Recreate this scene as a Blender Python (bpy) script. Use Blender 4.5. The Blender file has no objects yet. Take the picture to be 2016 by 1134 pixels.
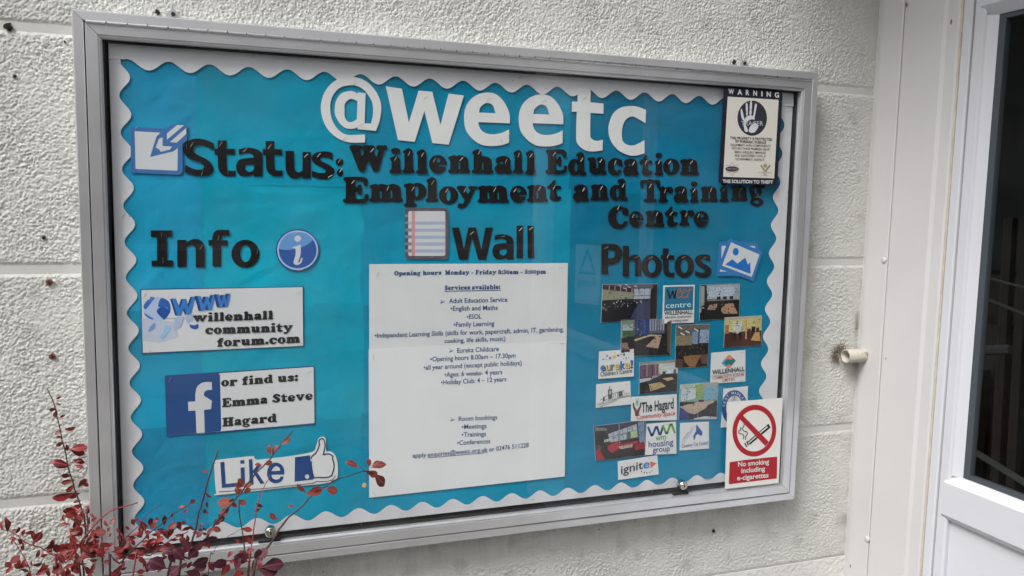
import bpy, math, random
import numpy as np
from mathutils import Vector, Matrix

random.seed(7)
rng = np.random.default_rng(11)
scene = bpy.context.scene
col = scene.collection

# ------------------------------------------------------------------ camera
F = 1631.2
A_ = np.array([0.94216982, -0.01777438, 0.33466417])
B_ = np.array([-0.01893295, 0.99417488, 0.10610306])
N_ = np.array([-0.33460062, -0.10630328, 0.93634504])
M = np.stack([A_, N_, -B_], axis=1)           # world (x right, y into wall, z up) -> camera (x right, y down, z forward)
TOP = 1.80                                    # height of the notice board's top edge
YF = -0.056                                   # front face of the board
CAM = np.array([0.21836, YF - 1.56301, TOP - 0.29763])
cd = bpy.data.cameras.new('camera')
cam = bpy.data.objects.new('camera', cd)
col.objects.link(cam)
Rw = M.T @ np.diag([1, -1, -1])
m4 = Matrix([list(Rw[0]) + [CAM[0]], list(Rw[1]) + [CAM[1]], list(Rw[2]) + [CAM[2]], [0, 0, 0, 1]])
loc, rot, _ = m4.decompose()
cam.location = loc
cam.rotation_euler = rot.to_euler()
cd.sensor_width = 36
cd.lens = 36 * F / 2016
cd.clip_start = 0.02
cd.clip_end = 200
scene.camera = cam

# ------------------------------------------------------------------ sky, sun, exposure
SUN_EL, SUN_AZ = math.radians(50), math.radians(-57)     # azimuth from -Y (towards the viewer) round to -X
world = bpy.data.worlds.new("World")
scene.world = world
world.use_nodes = True
nt = world.node_tree
bg = nt.nodes['Background']
sky = nt.nodes.new('ShaderNodeTexSky')
sky.sky_type = 'NISHITA'
sky.sun_disc = False
sky.sun_elevation = SUN_EL
sd = Vector((math.sin(SUN_AZ) * math.cos(SUN_EL), -math.cos(SUN_AZ) * math.cos(SUN_EL), math.sin(SUN_EL)))
sky.sun_rotation = math.atan2(sd.x, sd.y)
sky.dust_density = 6.0
sky.air_density = 1.0
sky.ozone_density = 1.0
hs = nt.nodes.new('ShaderNodeHueSaturation')             # overcast: the cloud takes the blue out of the sky
hs.inputs['Saturation'].default_value = 0.22
nt.links.new(sky.outputs[0], hs.inputs['Color'])
nt.links.new(hs.outputs[0], bg.inputs['Color'])
bg.inputs['Strength'].default_value = 0.10
sl = bpy.data.lights.new('sun', 'SUN')
sl.energy = 1.5
sl.angle = math.radians(22)
sl.color = (1.0, 0.98, 0.95)
so = bpy.data.objects.new('sun', sl)
so.rotation_euler = sd.to_track_quat('Z', 'Y').to_euler()
so.location = (-2, -4, 6)
col.objects.link(so)
scene.view_settings.view_transform = 'Standard'
scene.view_settings.look = 'None'
scene.view_settings.gamma = 1
scene.view_settings.use_curve_mapping = False
scene.view_settings.exposure = 0.70

# ------------------------------------------------------------------ helpers
def ray(px, py):
    return M.T @ np.array([(px - 1008) / F, (py - 567) / F, 1.0])

def P(px, py, Y):
    """where the line of sight through a photo pixel meets the plane y = Y"""
    d = ray(px, py)
    return CAM + d * ((Y - CAM[1]) / d[1])

def PX(px, py, X):
    d = ray(px, py)
    return CAM + d * ((X - CAM[0]) / d[0])

def s2l(c):
    c = c / 255
    return c / 12.92 if c <= 0.04045 else ((c + 0.055) / 1.055) ** 2.4

def srgb(r, g, b, k=0.95):
    return (min(s2l(r) / k, 0.86), min(s2l(g) / k, 0.86), min(s2l(b) / k, 0.86), 1.0)

def tag(o, label=None, cat=None, group=None, kind=None):
    if label: o['label'] = label
    if cat: o['category'] = cat
    if group: o['group'] = group
    if kind: o['kind'] = kind
    return o

def empty(name, loc, label=None, cat=None, group=None, kind=None):
    o = bpy.data.objects.new(name, None)
    col.objects.link(o)
    o.location = loc
    o.empty_display_size = 0.05
    return tag(o, label, cat, group, kind)

def link(name, verts, faces, mats, parent=None, smooth=False, fmat=None, fcol=None, origin=None):
    """one mesh object; vertices are given in world space, origin at their centre or given"""
    v = np.array(verts, dtype=float).reshape(-1, 3)
    if origin is None:
        origin = v.mean(axis=0)
        if parent is None:
            origin = (v.min(axis=0) + v.max(axis=0)) / 2
    origin = np.array(origin, dtype=float)
    me = bpy.data.meshes.new(name)
    me.from_pydata((v - origin).tolist(), [], faces)
    if not isinstance(mats, (list, tuple)): mats = [mats]
    for m in mats: me.materials.append(m)
    if fmat is not None: me.polygons.foreach_set('material_index', fmat)
    if fcol is not None:
        at = me.color_attributes.new('Ink', 'FLOAT_COLOR', 'CORNER')
        buf = []
        for p in me.polygons:
            buf += list(fcol[p.index]) * p.loop_total
        at.data.foreach_set('color', buf)
    if smooth: me.polygons.foreach_set('use_smooth', [True] * len(me.polygons))
    me.update()
    o = bpy.data.objects.new(name, me)
    col.objects.link(o)
    if parent is not None:
        o.parent = parent
        po = parent_world(parent)
        o.location = Vector(origin) - po
    else:
        o.location = origin
    return o

def parent_world(p):
    v = Vector((0, 0, 0))
    while p is not None:
        v = v + Vector(p.location)
        p = p.parent
    return v

class MB:
    def __init__(s): s.v = []; s.f = []; s.mi = []
    def add(s, vs, fs, mi=0):
        n = len(s.v)
        s.v += [tuple(map(float, q)) for q in vs]
        s.f += [tuple(i + n for i in q) for q in fs]
        s.mi += [mi] * len(fs)
    def box(s, x0, x1, y0, y1, z0, z1, mi=0, bev=0.0):
        if bev <= 0:
            s.add([(x0,y0,z0),(x1,y0,z0),(x1,y1,z0),(x0,y1,z0),(x0,y0,z1),(x1,y0,z1),(x1,y1,z1),(x0,y1,z1)],
                  [(0,3,2,1),(4,5,6,7),(0,1,5,4),(1,2,6,5),(2,3,7,6),(3,0,4,7)], mi)
            return
        b = bev
        pts = []
        for z, k in ((z0, b), (z0 + b, 0), (z1 - b, 0), (z1, b)):
            ring = [(x0+b+k*0, y0+k), (x1-b, y0+k), (x1-k, y0+b), (x1-k, y1-b), (x1-b, y1-k), (x0+b, y1-k), (x0+k, y1-b), (x0+k, y0+b)]
            pts += [(a, c, z) for a, c in ring]
        fs = [tuple(range(7, -1, -1)), tuple(range(24, 32))]
        for r in range(3):
            for i in range(8):
                j = (i + 1) % 8
                fs.append((r*8+i, r*8+j, r*8+8+j, r*8+8+i))
        s.add(pts, fs, mi)
    def tube(s, pts, rads, n=6, mi=0, cap=True):
        pts = [Vector(p) for p in pts]
        vs, fs = [], []
        for i, p in enumerate(pts):
            d = (pts[min(i+1, len(pts)-1)] - pts[max(i-1, 0)]).normalized()
            u = d.cross(Vector((0.13, 0.97, 0.2))).normalized()
            w = d.cross(u)
            r = rads[i] if hasattr(rads, '__len__') else rads
            for k in range(n):
                a = 2 * math.pi * k / n
                vs.append(p + u * math.cos(a) * r + w * math.sin(a) * r)
        for i in range(len(pts) - 1):
            for k in range(n):
                k2 = (k + 1) % n
                fs.append((i*n+k, i*n+k2, (i+1)*n+k2, (i+1)*n+k))
        if cap:
            fs.append(tuple(range(n-1, -1, -1)))
            fs.append(tuple((len(pts)-1)*n + k for k in range(n)))
        s.add(vs, fs, mi)
    def build(s, name, mats, parent=None, smooth=False, origin=None):
        return link(name, s.v, s.f, mats, parent, smooth, fmat=s.mi, origin=origin)

# ------------------------------------------------------------------ materials
def mat(name, color, rough=0.6, metal=0.0, spec=0.5, noise=0.0, nscale=20, bump=0.0, bscale=200, bdist=0.001, stretch=None, spots=None):
    m = bpy.data.materials.new(name)
    m.use_nodes = True
    n = m.node_tree
    b = n.nodes['Principled BSDF']
    c = tuple(color[:3]) + (1,)
    b.inputs['Base Color'].default_value = c
    b.inputs['Roughness'].default_value = rough
    b.inputs['Metallic'].default_value = metal
    b.inputs['Specular IOR Level'].default_value = spec
    tc = n.nodes.new('ShaderNodeTexCoord')
    src = tc.outputs['Object']
    if stretch:
        mp = n.nodes.new('ShaderNodeMapping')
        mp.inputs['Scale'].default_value = stretch
        n.links.new(src, mp.inputs[0]); src = mp.outputs[0]
    cur = None
    if noise:
        t = n.nodes.new('ShaderNodeTexNoise')
        t.inputs['Scale'].default_value = nscale; t.inputs['Detail'].default_value = 6
        n.links.new(src, t.inputs['Vector'])
        mx = n.nodes.new('ShaderNodeMix'); mx.data_type = 'RGBA'
        mx.inputs['A'].default_value = tuple(max(0, x * (1 - noise)) for x in c[:3]) + (1,)
        mx.inputs['B'].default_value = tuple(min(1, x * (1 + noise)) for x in c[:3]) + (1,)
        mr = n.nodes.new('ShaderNodeMapRange')
        mr.inputs['From Min'].default_value = 0.3; mr.inputs['From Max'].default_value = 0.7
        n.links.new(t.outputs[0], mr.inputs[0]); n.links.new(mr.outputs[0], mx.inputs['Factor'])
        cur = mx.outputs['Result']
        n.links.new(cur, b.inputs['Base Color'])
    if spots:                                   # (scale, threshold, colour) small specks of dirt
        t = n.nodes.new('ShaderNodeTexNoise')
        t.inputs['Scale'].default_value = spots[0]; t.inputs['Detail'].default_value = 3
        n.links.new(src, t.inputs['Vector'])
        mr = n.nodes.new('ShaderNodeMapRange')
        mr.inputs['From Min'].default_value = spots[1]; mr.inputs['From Max'].default_value = spots[1] + 0.04
        n.links.new(t.outputs[0], mr.inputs[0])
        mx = n.nodes.new('ShaderNodeMix'); mx.data_type = 'RGBA'
        if cur: n.links.new(cur, mx.inputs['A'])
        else: mx.inputs['A'].default_value = c
        mx.inputs['B'].default_value = tuple(spots[2][:3]) + (1,)
        n.links.new(mr.outputs[0], mx.inputs['Factor'])
        n.links.new(mx.outputs['Result'], b.inputs['Base Color'])
    if bump:
        t = n.nodes.new('ShaderNodeTexNoise')
        t.inputs['Scale'].default_value = bscale; t.inputs['Detail'].default_value = 4
        n.links.new(src, t.inputs['Vector'])
        bp = n.nodes.new('ShaderNodeBump')
        bp.inputs['Strength'].default_value = bump; bp.inputs['Distance'].default_value = bdist
        n.links.new(t.outputs[0], bp.inputs['Height'])
        n.links.new(bp.outputs[0], b.inputs['Normal'])
    return m

m_render = mat('painted_render', (0.565, 0.57, 0.54), 0.75, noise=0.07, nscale=5, bump=0.5, bscale=420, bdist=0.0006,
               spots=(38, 0.735, (0.30, 0.27, 0.2)))
_n = m_render.node_tree                                    # grime worked out per vertex: streaks below the case, dirt in the corner
_b = _n.nodes['Principled BSDF']; _src = _b.inputs['Base Color'].links[0].from_socket
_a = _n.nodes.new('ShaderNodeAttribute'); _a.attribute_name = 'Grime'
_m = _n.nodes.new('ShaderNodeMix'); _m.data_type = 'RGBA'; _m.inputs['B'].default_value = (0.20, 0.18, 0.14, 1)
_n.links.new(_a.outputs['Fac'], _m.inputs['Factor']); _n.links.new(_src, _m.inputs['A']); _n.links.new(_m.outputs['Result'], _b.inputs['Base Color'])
m_joint = mat('painted_joint', (0.53, 0.535, 0.51), 0.7, noise=0.06, nscale=14, bump=0.4, bscale=160, bdist=0.0008)
m_alu = mat('anodised_aluminium', (0.70, 0.71, 0.73), 0.30, metal=0.72, noise=0.07, nscale=9, stretch=(1, 1, 1),
            bump=0.08, bscale=900, bdist=0.0003, spots=(190, 0.75, (0.2, 0.19, 0.18)))
m_hinge = mat('hinge_metal', (0.62, 0.62, 0.63), 0.28, metal=1.0, noise=0.12, nscale=60)
m_black = mat('black_rubber', (0.012, 0.012, 0.014), 0.6)
m_pin = mat('grey_pinboard', (0.50, 0.50, 0.53), 0.85, bump=0.4, bscale=700, bdist=0.0004)
m_border = mat('border_card', (0.70, 0.69, 0.72), 0.8, noise=0.05, nscale=10, bump=0.15, bscale=300, bdist=0.0004,
               spots=(55, 0.72, (0.33, 0.31, 0.27)))
m_paper = mat('white_paper', (0.69, 0.695, 0.70), 0.7, noise=0.025, nscale=18, bump=0.12, bscale=60, bdist=0.0008)
m_white_card = mat('white_card_letters', (0.74, 0.74, 0.735), 0.7, noise=0.03, nscale=25, bump=0.15, bscale=80, bdist=0.0006)
m_black_card = mat('black_card_letters', (0.008, 0.007, 0.008), 0.42, spec=0.3, noise=0.3, nscale=30, bump=0.25, bscale=45, bdist=0.0015)
m_ink = mat('black_ink', (0.012, 0.012, 0.014), 0.6)
m_blue_ink = mat('navy_ink', (0.025, 0.07, 0.20), 0.6)
m_staple = mat('staple_wire', (0.42, 0.39, 0.35), 0.5, metal=0.8)
m_pale_edge = mat('cut_paper_edge', (0.30, 0.5, 0.6), 0.7)
m_upvc = mat('white_upvc', (0.58, 0.59, 0.63), 0.33, noise=0.025, nscale=3, spots=(60, 0.77, (0.3, 0.28, 0.25)))
m_gloss_paint = mat('white_gloss_paint', (0.56, 0.555, 0.56), 0.42, noise=0.03, nscale=4, bump=0.12, bscale=25, bdist=0.0012,
                    spots=(70, 0.76, (0.35, 0.3, 0.25)))
m_stain = mat('yellowed_sealant', (0.50, 0.46, 0.38), 0.6, noise=0.15, nscale=40)
m_gasket = mat('grey_gasket', (0.055, 0.065, 0.075), 0.5)
m_pipe = mat('cream_plastic_pipe', (0.50, 0.47, 0.40), 0.45, noise=0.08, nscale=60, spots=(60, 0.6, (0.25, 0.2, 0.12)))
m_pipe_in = mat('pipe_inside', (0.30, 0.27, 0.22), 0.8)
m_fibre = mat('dirt_fibre', (0.17, 0.13, 0.085), 0.9)
m_rust = mat('rusty_screw', (0.16, 0.06, 0.035), 0.7, noise=0.4, nscale=300)
m_hole = mat('dark_hole', (0.01, 0.009, 0.008), 0.9)
m_lock = mat('lock_chrome', (0.52, 0.50, 0.46), 0.25, metal=1.0, noise=0.2, nscale=150)
m_dark = mat('dark_interior', (0.10, 0.105, 0.105), 0.8)
m_dark2 = mat('dark_furniture', (0.05, 0.04, 0.03), 0.7)
m_bark = mat('barberry_bark', (0.045, 0.016, 0.014), 0.6, noise=0.3, nscale=120)
m_redbark = mat('barberry_red_shoot', (0.22, 0.03, 0.035), 0.5)
m_paving = mat('paving', (0.14, 0.135, 0.125), 0.85, noise=0.2, nscale=3, bump=0.5, bscale=80, bdist=0.003)
m_brick = mat('brown_brick', (0.10, 0.055, 0.04), 0.9, noise=0.3, nscale=8, bump=0.5, bscale=40, bdist=0.004)
m_green = mat('hedge_leaf', (0.03, 0.05, 0.02), 0.8, noise=0.4, nscale=20)

# print: colour comes from the face colours of the printed shapes
m_print = bpy.data.materials.new('printed_ink'); m_print.use_nodes = True
_n = m_print.node_tree; _b = _n.nodes['Principled BSDF']; _b.inputs['Roughness'].default_value = 0.55
_a = _n.nodes.new('ShaderNodeAttribute'); _a.attribute_name = 'Ink'
_n.links.new(_a.outputs['Color'], _b.inputs['Base Color'])
# picture: as print, broken up by a fine grain like a cheap photo print
m_picture = bpy.data.materials.new('printed_picture'); m_picture.use_nodes = True
_n = m_picture.node_tree; _b = _n.nodes['Principled BSDF']; _b.inputs['Roughness'].default_value = 0.35
_a = _n.nodes.new('ShaderNodeAttribute'); _a.attribute_name = 'Ink'
_t = _n.nodes.new('ShaderNodeTexNoise'); _t.inputs['Scale'].default_value = 230; _t.inputs['Detail'].default_value = 3
_tc = _n.nodes.new('ShaderNodeTexCoord'); _n.links.new(_tc.outputs['Object'], _t.inputs['Vector'])
_mr = _n.nodes.new('ShaderNodeMapRange'); _mr.inputs['From Min'].default_value = 0.3; _mr.inputs['From Max'].default_value = 0.7
_mr.inputs['To Min'].default_value = 0.7; _mr.inputs['To Max'].default_value = 1.0
_n.links.new(_t.outputs[0], _mr.inputs[0])
_mm = _n.nodes.new('ShaderNodeVectorMath'); _mm.operation = 'SCALE'
_n.links.new(_a.outputs['Color'], _mm.inputs[0]); _n.links.new(_mr.outputs[0], _mm.inputs['Scale'])
_n.links.new(_mm.outputs[0], _b.inputs['Base Color'])

def glass_mat(name, tint=(0.985, 0.995, 0.995), dust=0.02, rough=0.0, ior=1.45):
    m = bpy.data.materials.new(name); m.use_nodes = True
    n = m.node_tree; n.nodes.clear()
    out = n.nodes.new('ShaderNodeOutputMaterial')
    tr = n.nodes.new('ShaderNodeBsdfTransparent'); tr.inputs['Color'].default_value = tint + (1,)
    gl = n.nodes.new('ShaderNodeBsdfGlossy'); gl.inputs['Roughness'].default_value = rough
    fr = n.nodes.new('ShaderNodeFresnel'); fr.inputs['IOR'].default_value = ior
    mx = n.nodes.new('ShaderNodeMixShader')
    geo = n.nodes.new('ShaderNodeNewGeometry')           # a thin pane: both faces' reflections are taken on the outer one
    inv = n.nodes.new('ShaderNodeMath'); inv.operation = 'SUBTRACT'; inv.inputs[0].default_value = 1.0
    n.links.new(geo.outputs['Backfacing'], inv.inputs[1])
    mu = n.nodes.new('ShaderNodeMath'); mu.operation = 'MULTIPLY'
    n.links.new(fr.outputs[0], mu.inputs[0]); n.links.new(inv.outputs[0], mu.inputs[1])
    n.links.new(mu.outputs[0], mx.inputs[0]); n.links.new(tr.outputs[0], mx.inputs[1]); n.links.new(gl.outputs[0], mx.inputs[2])
    df = n.nodes.new('ShaderNodeBsdfDiffuse'); df.inputs['Color'].default_value = (0.6, 0.6, 0.58, 1)
    t = n.nodes.new('ShaderNodeTexNoise'); t.inputs['Scale'].default_value = 7; t.inputs['Detail'].default_value = 8
    tc = n.nodes.new('ShaderNodeTexCoord'); n.links.new(tc.outputs['Object'], t.inputs['Vector'])
    mr = n.nodes.new('ShaderNodeMapRange'); mr.inputs['From Min'].default_value = 0.4; mr.inputs['From Max'].default_value = 0.75
    mr.inputs['To Min'].default_value = 0.0; mr.inputs['To Max'].default_value = dust * 2
    n.links.new(t.outputs[0], mr.inputs[0])
    m2 = n.nodes.new('ShaderNodeMixShader')
    n.links.new(mr.outputs[0], m2.inputs[0]); n.links.new(mx.outputs[0], m2.inputs[1]); n.links.new(df.outputs[0], m2.inputs[2])
    n.links.new(m2.outputs[0], out.inputs['Surface'])
    return m
m_glass = glass_mat('board_glass', dust=0.010, ior=1.5)
m_doorglass = glass_mat('door_glass', tint=(0.86, 0.88, 0.88), dust=0.003, ior=1.14)

# ------------------------------------------------------------------ the wall: rendered courses
XC = float(P(1734, 0, 0)[0])                  # where the wall meets the door reveal
# joints between courses (top, bottom), heights from the photograph on both sides of the board
zj = []
for (lp, rp) in (((20, 52), (1655, 176)), ((20, 531), (1650, 516)), ((60, 990), (1640, 841))):
    zj.append((P(lp[0], lp[1], 0)[2] + P(rp[0], rp[1], 0)[2]) / 2)
JH = 0.015
def smooth_noise(nx, nz, step, wl, seed, aniso=1.0):
    """band limited noise field on the grid (FFT), wavelength wl in metres"""
    r = np.random.default_rng(seed)
    f = np.fft.rfft2(r.standard_normal((nz, nx)))
    kz = np.fft.fftfreq(nz, step)[:, None]; kx = np.fft.rfftfreq(nx, step)[None, :]
    k = np.sqrt((kx * aniso) ** 2 + kz ** 2)
    k0 = 1 / wl
    f *= np.exp(-((k - k0) / (0.6 * k0)) ** 2)
    h = np.fft.irfft2(f, s=(nz, nx))
    return h / h.std()

ST = 0.0016
X0W, X1W, Z0W, Z1W = -0.40, XC, 0.62, 2.12
nx = int((X1W - X0W) / ST) + 1; nz = int((Z1W - Z0W) / ST) + 1
gx = np.linspace(X0W, X1W, nx); gz = np.linspace(Z0W, Z1W, nz)
n1 = smooth_noise(nx, nz, ST, 0.0062, 1, 0.85)
n2 = smooth_noise(nx, nz, ST, 0.0115, 2, 0.8)
n3 = smooth_noise(nx, nz, ST, 0.16, 3)
n4 = smooth_noise(nx, nz, ST, 0.0042, 4)
relief = np.tanh(0.9 * (n1 + 0.5 * n2 + 0.3)) * 0.0006 + 0.00042 * n4
GX, GZ = np.meshgrid(gx, gz)
def pebbles(sp, seed, r0, r1, a0, a1):
    """raised rounded specks thrown on the wall, highest one wins"""
    r = np.random.default_rng(seed)
    n = int(nx * nz * ST * ST / sp / sp)
    px = r.uniform(0, nx - 1, n); pz = r.uniform(0, nz - 1, n); R = r.uniform(r0, r1, n) / ST; A = r.uniform(a0, a1, n)
    th = r.uniform(0, 3.1, n); el = r.uniform(0.6, 1.0, n); ct, st_ = np.cos(th), np.sin(th)
    H = np.zeros(nx * nz); K = int(r1 / ST) + 1
    for dz in range(-K, K + 1):
        for dx in range(-K, K + 1):
            ix = np.round(px).astype(int) + dx; iz = np.round(pz).astype(int) + dz
            u = ix - px; v = iz - pz
            q = ((u * ct + v * st_) / R) ** 2 + ((-u * st_ + v * ct) / (R * el)) ** 2
            h = A * np.sqrt(np.clip(1 - q, 0, 1))
            ok = (ix >= 0) & (ix < nx) & (iz >= 0) & (iz < nz) & (h > 0)
            np.maximum.at(H, iz[ok] * nx + ix[ok], h[ok])
    return H.reshape(nz, nx)
peb = pebbles(0.0037, 5, 0.0019, 0.0040, 0.0006, 0.0020)
relief = relief + peb - 0.0007
flat = 1 / (1 + np.exp(-(n3 * 1.3 - 1.0 + 0.3 * (GX > 1.45))))        # patches the trowel has smoothed
relief = relief * (1 - 0.5 * flat) + 0.0006 * flat
relief = relief * np.clip((XC - GX) / 0.05, 0.55, 1)
HB = TOP - 0.99265
blotch = smooth_noise(nx, nz, ST, 0.07, 9)
streak = np.clip(0.5 + 0.25 * smooth_noise(nx, 64, ST, 0.05, 8)[3] + 0.15 * smooth_noise(nx, 64, ST, 0.015, 18)[9], 0, 1)

wall = empty('rendered_wall', (0.7, 0, 0), kind='structure',
             label='white painted blockwork wall with coarse pebbled render in long courses')
def course_mesh(z0, z1, name):
    """heightfield strip between two joints with sloping edges; the part hidden behind the board stays coarse"""
    rows = [i for i in range(nz) if z0 < gz[i] < z1]
    if len(rows) < 3: return
    zz = np.concatenate([[z0], gz[rows], [z1]])
    R = relief[rows]
    R = np.vstack([R[:1], R, R[-1:]])
    edge = np.clip(np.minimum(zz - z0, z1 - zz) / 0.006, 0, 1)[:, None]
    wob = 0.5 + 0.5 * edge
    Y = -(0.0022 + R) * (edge ** 0.7) * wob - 0.0005 * (1 - edge)
    nr = len(zz)
    V = np.stack([np.broadcast_to(gx, (nr, nx)), Y, np.broadcast_to(zz[:, None], (nr, nx))], -1).reshape(-1, 3)
    i, j = np.meshgrid(np.arange(nr - 1), np.arange(nx - 1), indexing='ij')
    hid = (gx[j] > 0.06) & (gx[j + 1] < 1.44) & (zz[i] > HB + 0.10) & (zz[i + 1] < TOP - 0.04)
    i, j = i[~hid], j[~hid]
    a = i * nx + j
    Fq = np.stack([a, a + 1, a + nx + 1, a + nx], -1)
    used = np.unique(Fq)
    remap = np.full(len(V), -1); remap[used] = np.arange(len(used))
    V = V[used]; Fq = remap[Fq]
    me = bpy.data.meshes.new(name)
    me.vertices.add(len(V)); me.vertices.foreach_set('co', V.ravel())
    me.loops.add(Fq.size); me.loops.foreach_set('vertex_index', Fq.ravel().astype(np.int32))
    me.polygons.add(len(Fq))
    me.polygons.foreach_set('loop_start', np.arange(0, Fq.size, 4, dtype=np.int32))
    me.polygons.foreach_set('use_smooth', np.ones(len(Fq), dtype=bool))
    me.materials.append(m_render)
    at = me.attributes.new('Grime', 'FLOAT', 'POINT')
    ii, jj = np.divmod(used, nx)
    gz_ = V[:, 2]; gx_ = V[:, 0]; sr = streak[jj]; bl = blotch[np.clip(((gz_ - Z0W) / ST).astype(int), 0, nz - 1), jj]
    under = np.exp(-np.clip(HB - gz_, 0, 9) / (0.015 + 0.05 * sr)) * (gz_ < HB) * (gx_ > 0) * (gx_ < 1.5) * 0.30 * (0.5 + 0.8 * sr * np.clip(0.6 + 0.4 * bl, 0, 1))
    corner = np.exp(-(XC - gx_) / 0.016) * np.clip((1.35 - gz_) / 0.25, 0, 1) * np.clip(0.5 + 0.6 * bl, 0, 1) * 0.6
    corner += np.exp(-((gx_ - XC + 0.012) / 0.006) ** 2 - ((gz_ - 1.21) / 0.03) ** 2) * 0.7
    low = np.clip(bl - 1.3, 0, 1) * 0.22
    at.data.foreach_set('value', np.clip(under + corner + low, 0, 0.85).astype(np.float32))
    me.update(calc_edges=True)
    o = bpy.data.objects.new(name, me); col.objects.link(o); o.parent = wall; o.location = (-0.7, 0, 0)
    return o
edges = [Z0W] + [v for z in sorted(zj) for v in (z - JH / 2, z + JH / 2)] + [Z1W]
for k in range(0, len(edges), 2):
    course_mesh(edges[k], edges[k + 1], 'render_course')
for z in sorted(zj):
    mb = MB(); mb.box(-1.6, XC, -0.0006, 0.02, z - JH / 2 - 0.004, z + JH / 2 + 0.004)
    mb.build('mortar_joint', m_joint, wall)
# plain outer courses beyond what the photograph shows
m_render_far = mat('painted_render_coarse', (0.63, 0.63, 0.605), 0.75, noise=0.07, nscale=5, bump=1.0, bscale=95, bdist=0.004)
pz = zj[0] - zj[1]
for (x0, x1, z0, z1) in ((-1.6, X0W - 0.001, Z0W, Z1W), (-1.6, XC, 0.0, Z0W - 0.001), (-1.6, XC, Z1W + 0.001, 3.0)):
    mb = MB(); mb.box(x0, x1, -0.004, 0.1, z0, z1); mb.build('render_course', m_render_far, wall)
mb = MB(); mb.box(X0W - 0.001, XC, 0.021, 0.1, Z0W, Z1W); mb.build('wall_core', m_joint, wall)

# small marks and fixings in the wall
def wall_disc(name, px, py, r, m, y=-0.006, t=0.003, parent=None, jag=0.25, n=12):
    c = P(px, py, y)
    vs, fs = [], []
    for yy, rr in ((y + t, r), (y, r * 0.85)):
        for k in range(n):
            a = 2 * math.pi * k / n
            q = rr * (1 + random.uniform(-jag, jag))
            vs.append((c[0] + q * math.cos(a), yy, c[2] + q * math.sin(a)))
    vs.append((c[0], y - 0.0004, c[2]))
    for k in range(n):
        k2 = (k + 1) % n
        fs.append((k, k2, n + k2, n + k)); fs.append((n + k, n + k2, 2 * n))
    return link(name, vs, fs, m, parent)
for px, py, lab in ((97, 556, 'rusty screw head in the wall just below the middle course joint'),
                    (103, 702, 'rusty screw head in the wall above the tall barberry sprig')):
    s = wall_disc('rusty_screw', px, py, 0.0062, m_rust)
    tag(s, lab, 'screw', 'rusty screws left in the wall')
    c = P(px, py, -0.0068)
    for a in (0.4, 0.4 + math.pi / 2):
        dx, dz = math.cos(a) * 0.0035, math.sin(a) * 0.0035
        mb = MB(); mb.tube([(c[0]-dx, c[1], c[2]-dz), (c[0]+dx, c[1], c[2]+dz)], 0.0007, 4)
        mb.build('cross_slot', m_hole, s)
for px, py, r in ((15, 52, 0.0062), (86, 468, 0.003), (28, 150, 0.0026), (127, 82, 0.002), (310, 24, 0.0045), (1447, 122, 0.005), (1406, 1046, 0.004)):
    c = P(px, py, -0.004)
    wall_disc('wall_hole', px, py, r, m_hole, y=-0.0058, t=0.004, parent=wall, jag=0.4)

# ------------------------------------------------------------------ notice board
BW, BH = 1.5, 0.99265
board = empty('notice_board', (BW / 2, 0, TOP - BH),
              'silver aluminium framed glazed notice board with teal backing mounted on the rendered wall', 'notice board')
def rect_pt(side, end, d, y):
    """corner of the rectangle inset by d; side 0 top, 1 right, 2 bottom, 3 left"""
    cs = [(d, TOP - d), (BW - d, TOP - d), (BW - d, TOP - BH + d), (d, TOP - BH + d)]
    c = cs[(side + end) % 4]
    return (c[0], y, c[1])
def frame_members(name, prof, m, parent, gap=0.0004, names=None):
    for s in range(4):
        vs = []
        for e in (0, 1):
            for d, y in prof:
                p = list(rect_pt(s, e, d, y))
                ax = 0 if s in (0, 2) else 2
                sg = {0: (1, -1), 1: (-1, 1), 2: (-1, 1), 3: (1, -1)}[s][e]
                p[ax] += sg * gap
                vs.append(p)
        n = len(prof)
        fs = [(i, (i + 1) % n, n + (i + 1) % n, n + i) for i in range(n)]
        fs += [tuple(range(n - 1, -1, -1)), tuple(range(n, 2 * n))]
        nm = (name + '_rail') if s in (0, 2) else (name + '_stile')
        link(nm, vs, fs, m, parent)
frame_members('outer_frame', [(0, -0.003), (0, -0.0532), (0.0020, -0.0556), (0.0152, -0.0560), (0.0170, -0.0545), (0.0175, -0.020), (0.0160, -0.003)], m_alu, board)
frame_members('door_frame', [(0.0195, -0.030), (0.0195, -0.0570), (0.0203, -0.0580), (0.0378, -0.0580), (0.0384, -0.0562), (0.0394, -0.0562), (0.0400, -0.0572),
                             (0.0418, -0.0566), (0.0422, -0.0548), (0.0438, -0.0538), (0.0442, -0.0525), (0.0442, -0.0425), (0.0436, -0.030)], m_alu, board)
mb = MB()                                         # back tray and the dark sides inside the case
mb.box(0.003, BW - 0.003, -0.012, -0.003, TOP - BH + 0.003, TOP - 0.003)
mb.build('back_tray', m_black, board)
frame_members('case_lining', [(0.0180, -0.013), (0.0180, -0.0295), (0.0434, -0.0295), (0.0434, -0.0425), (0.0470, -0.0425), (0.0470, -0.013)], m_black, board, gap=0)
mb = MB(); mb.box(0.0510, BW - 0.0490, -0.0320, -0.0125, TOP - BH + 0.0540, TOP - 0.0472)
mb.build('pin_panel', m_pin, board)
mb = MB(); mb.box(0.0430, BW - 0.0430, -0.0475, -0.0450, TOP - BH + 0.0430, TOP - 0.0430)
mb.build('glass_pane', m_glass, board)
YP = -0.0320
YG = -0.0475
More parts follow.
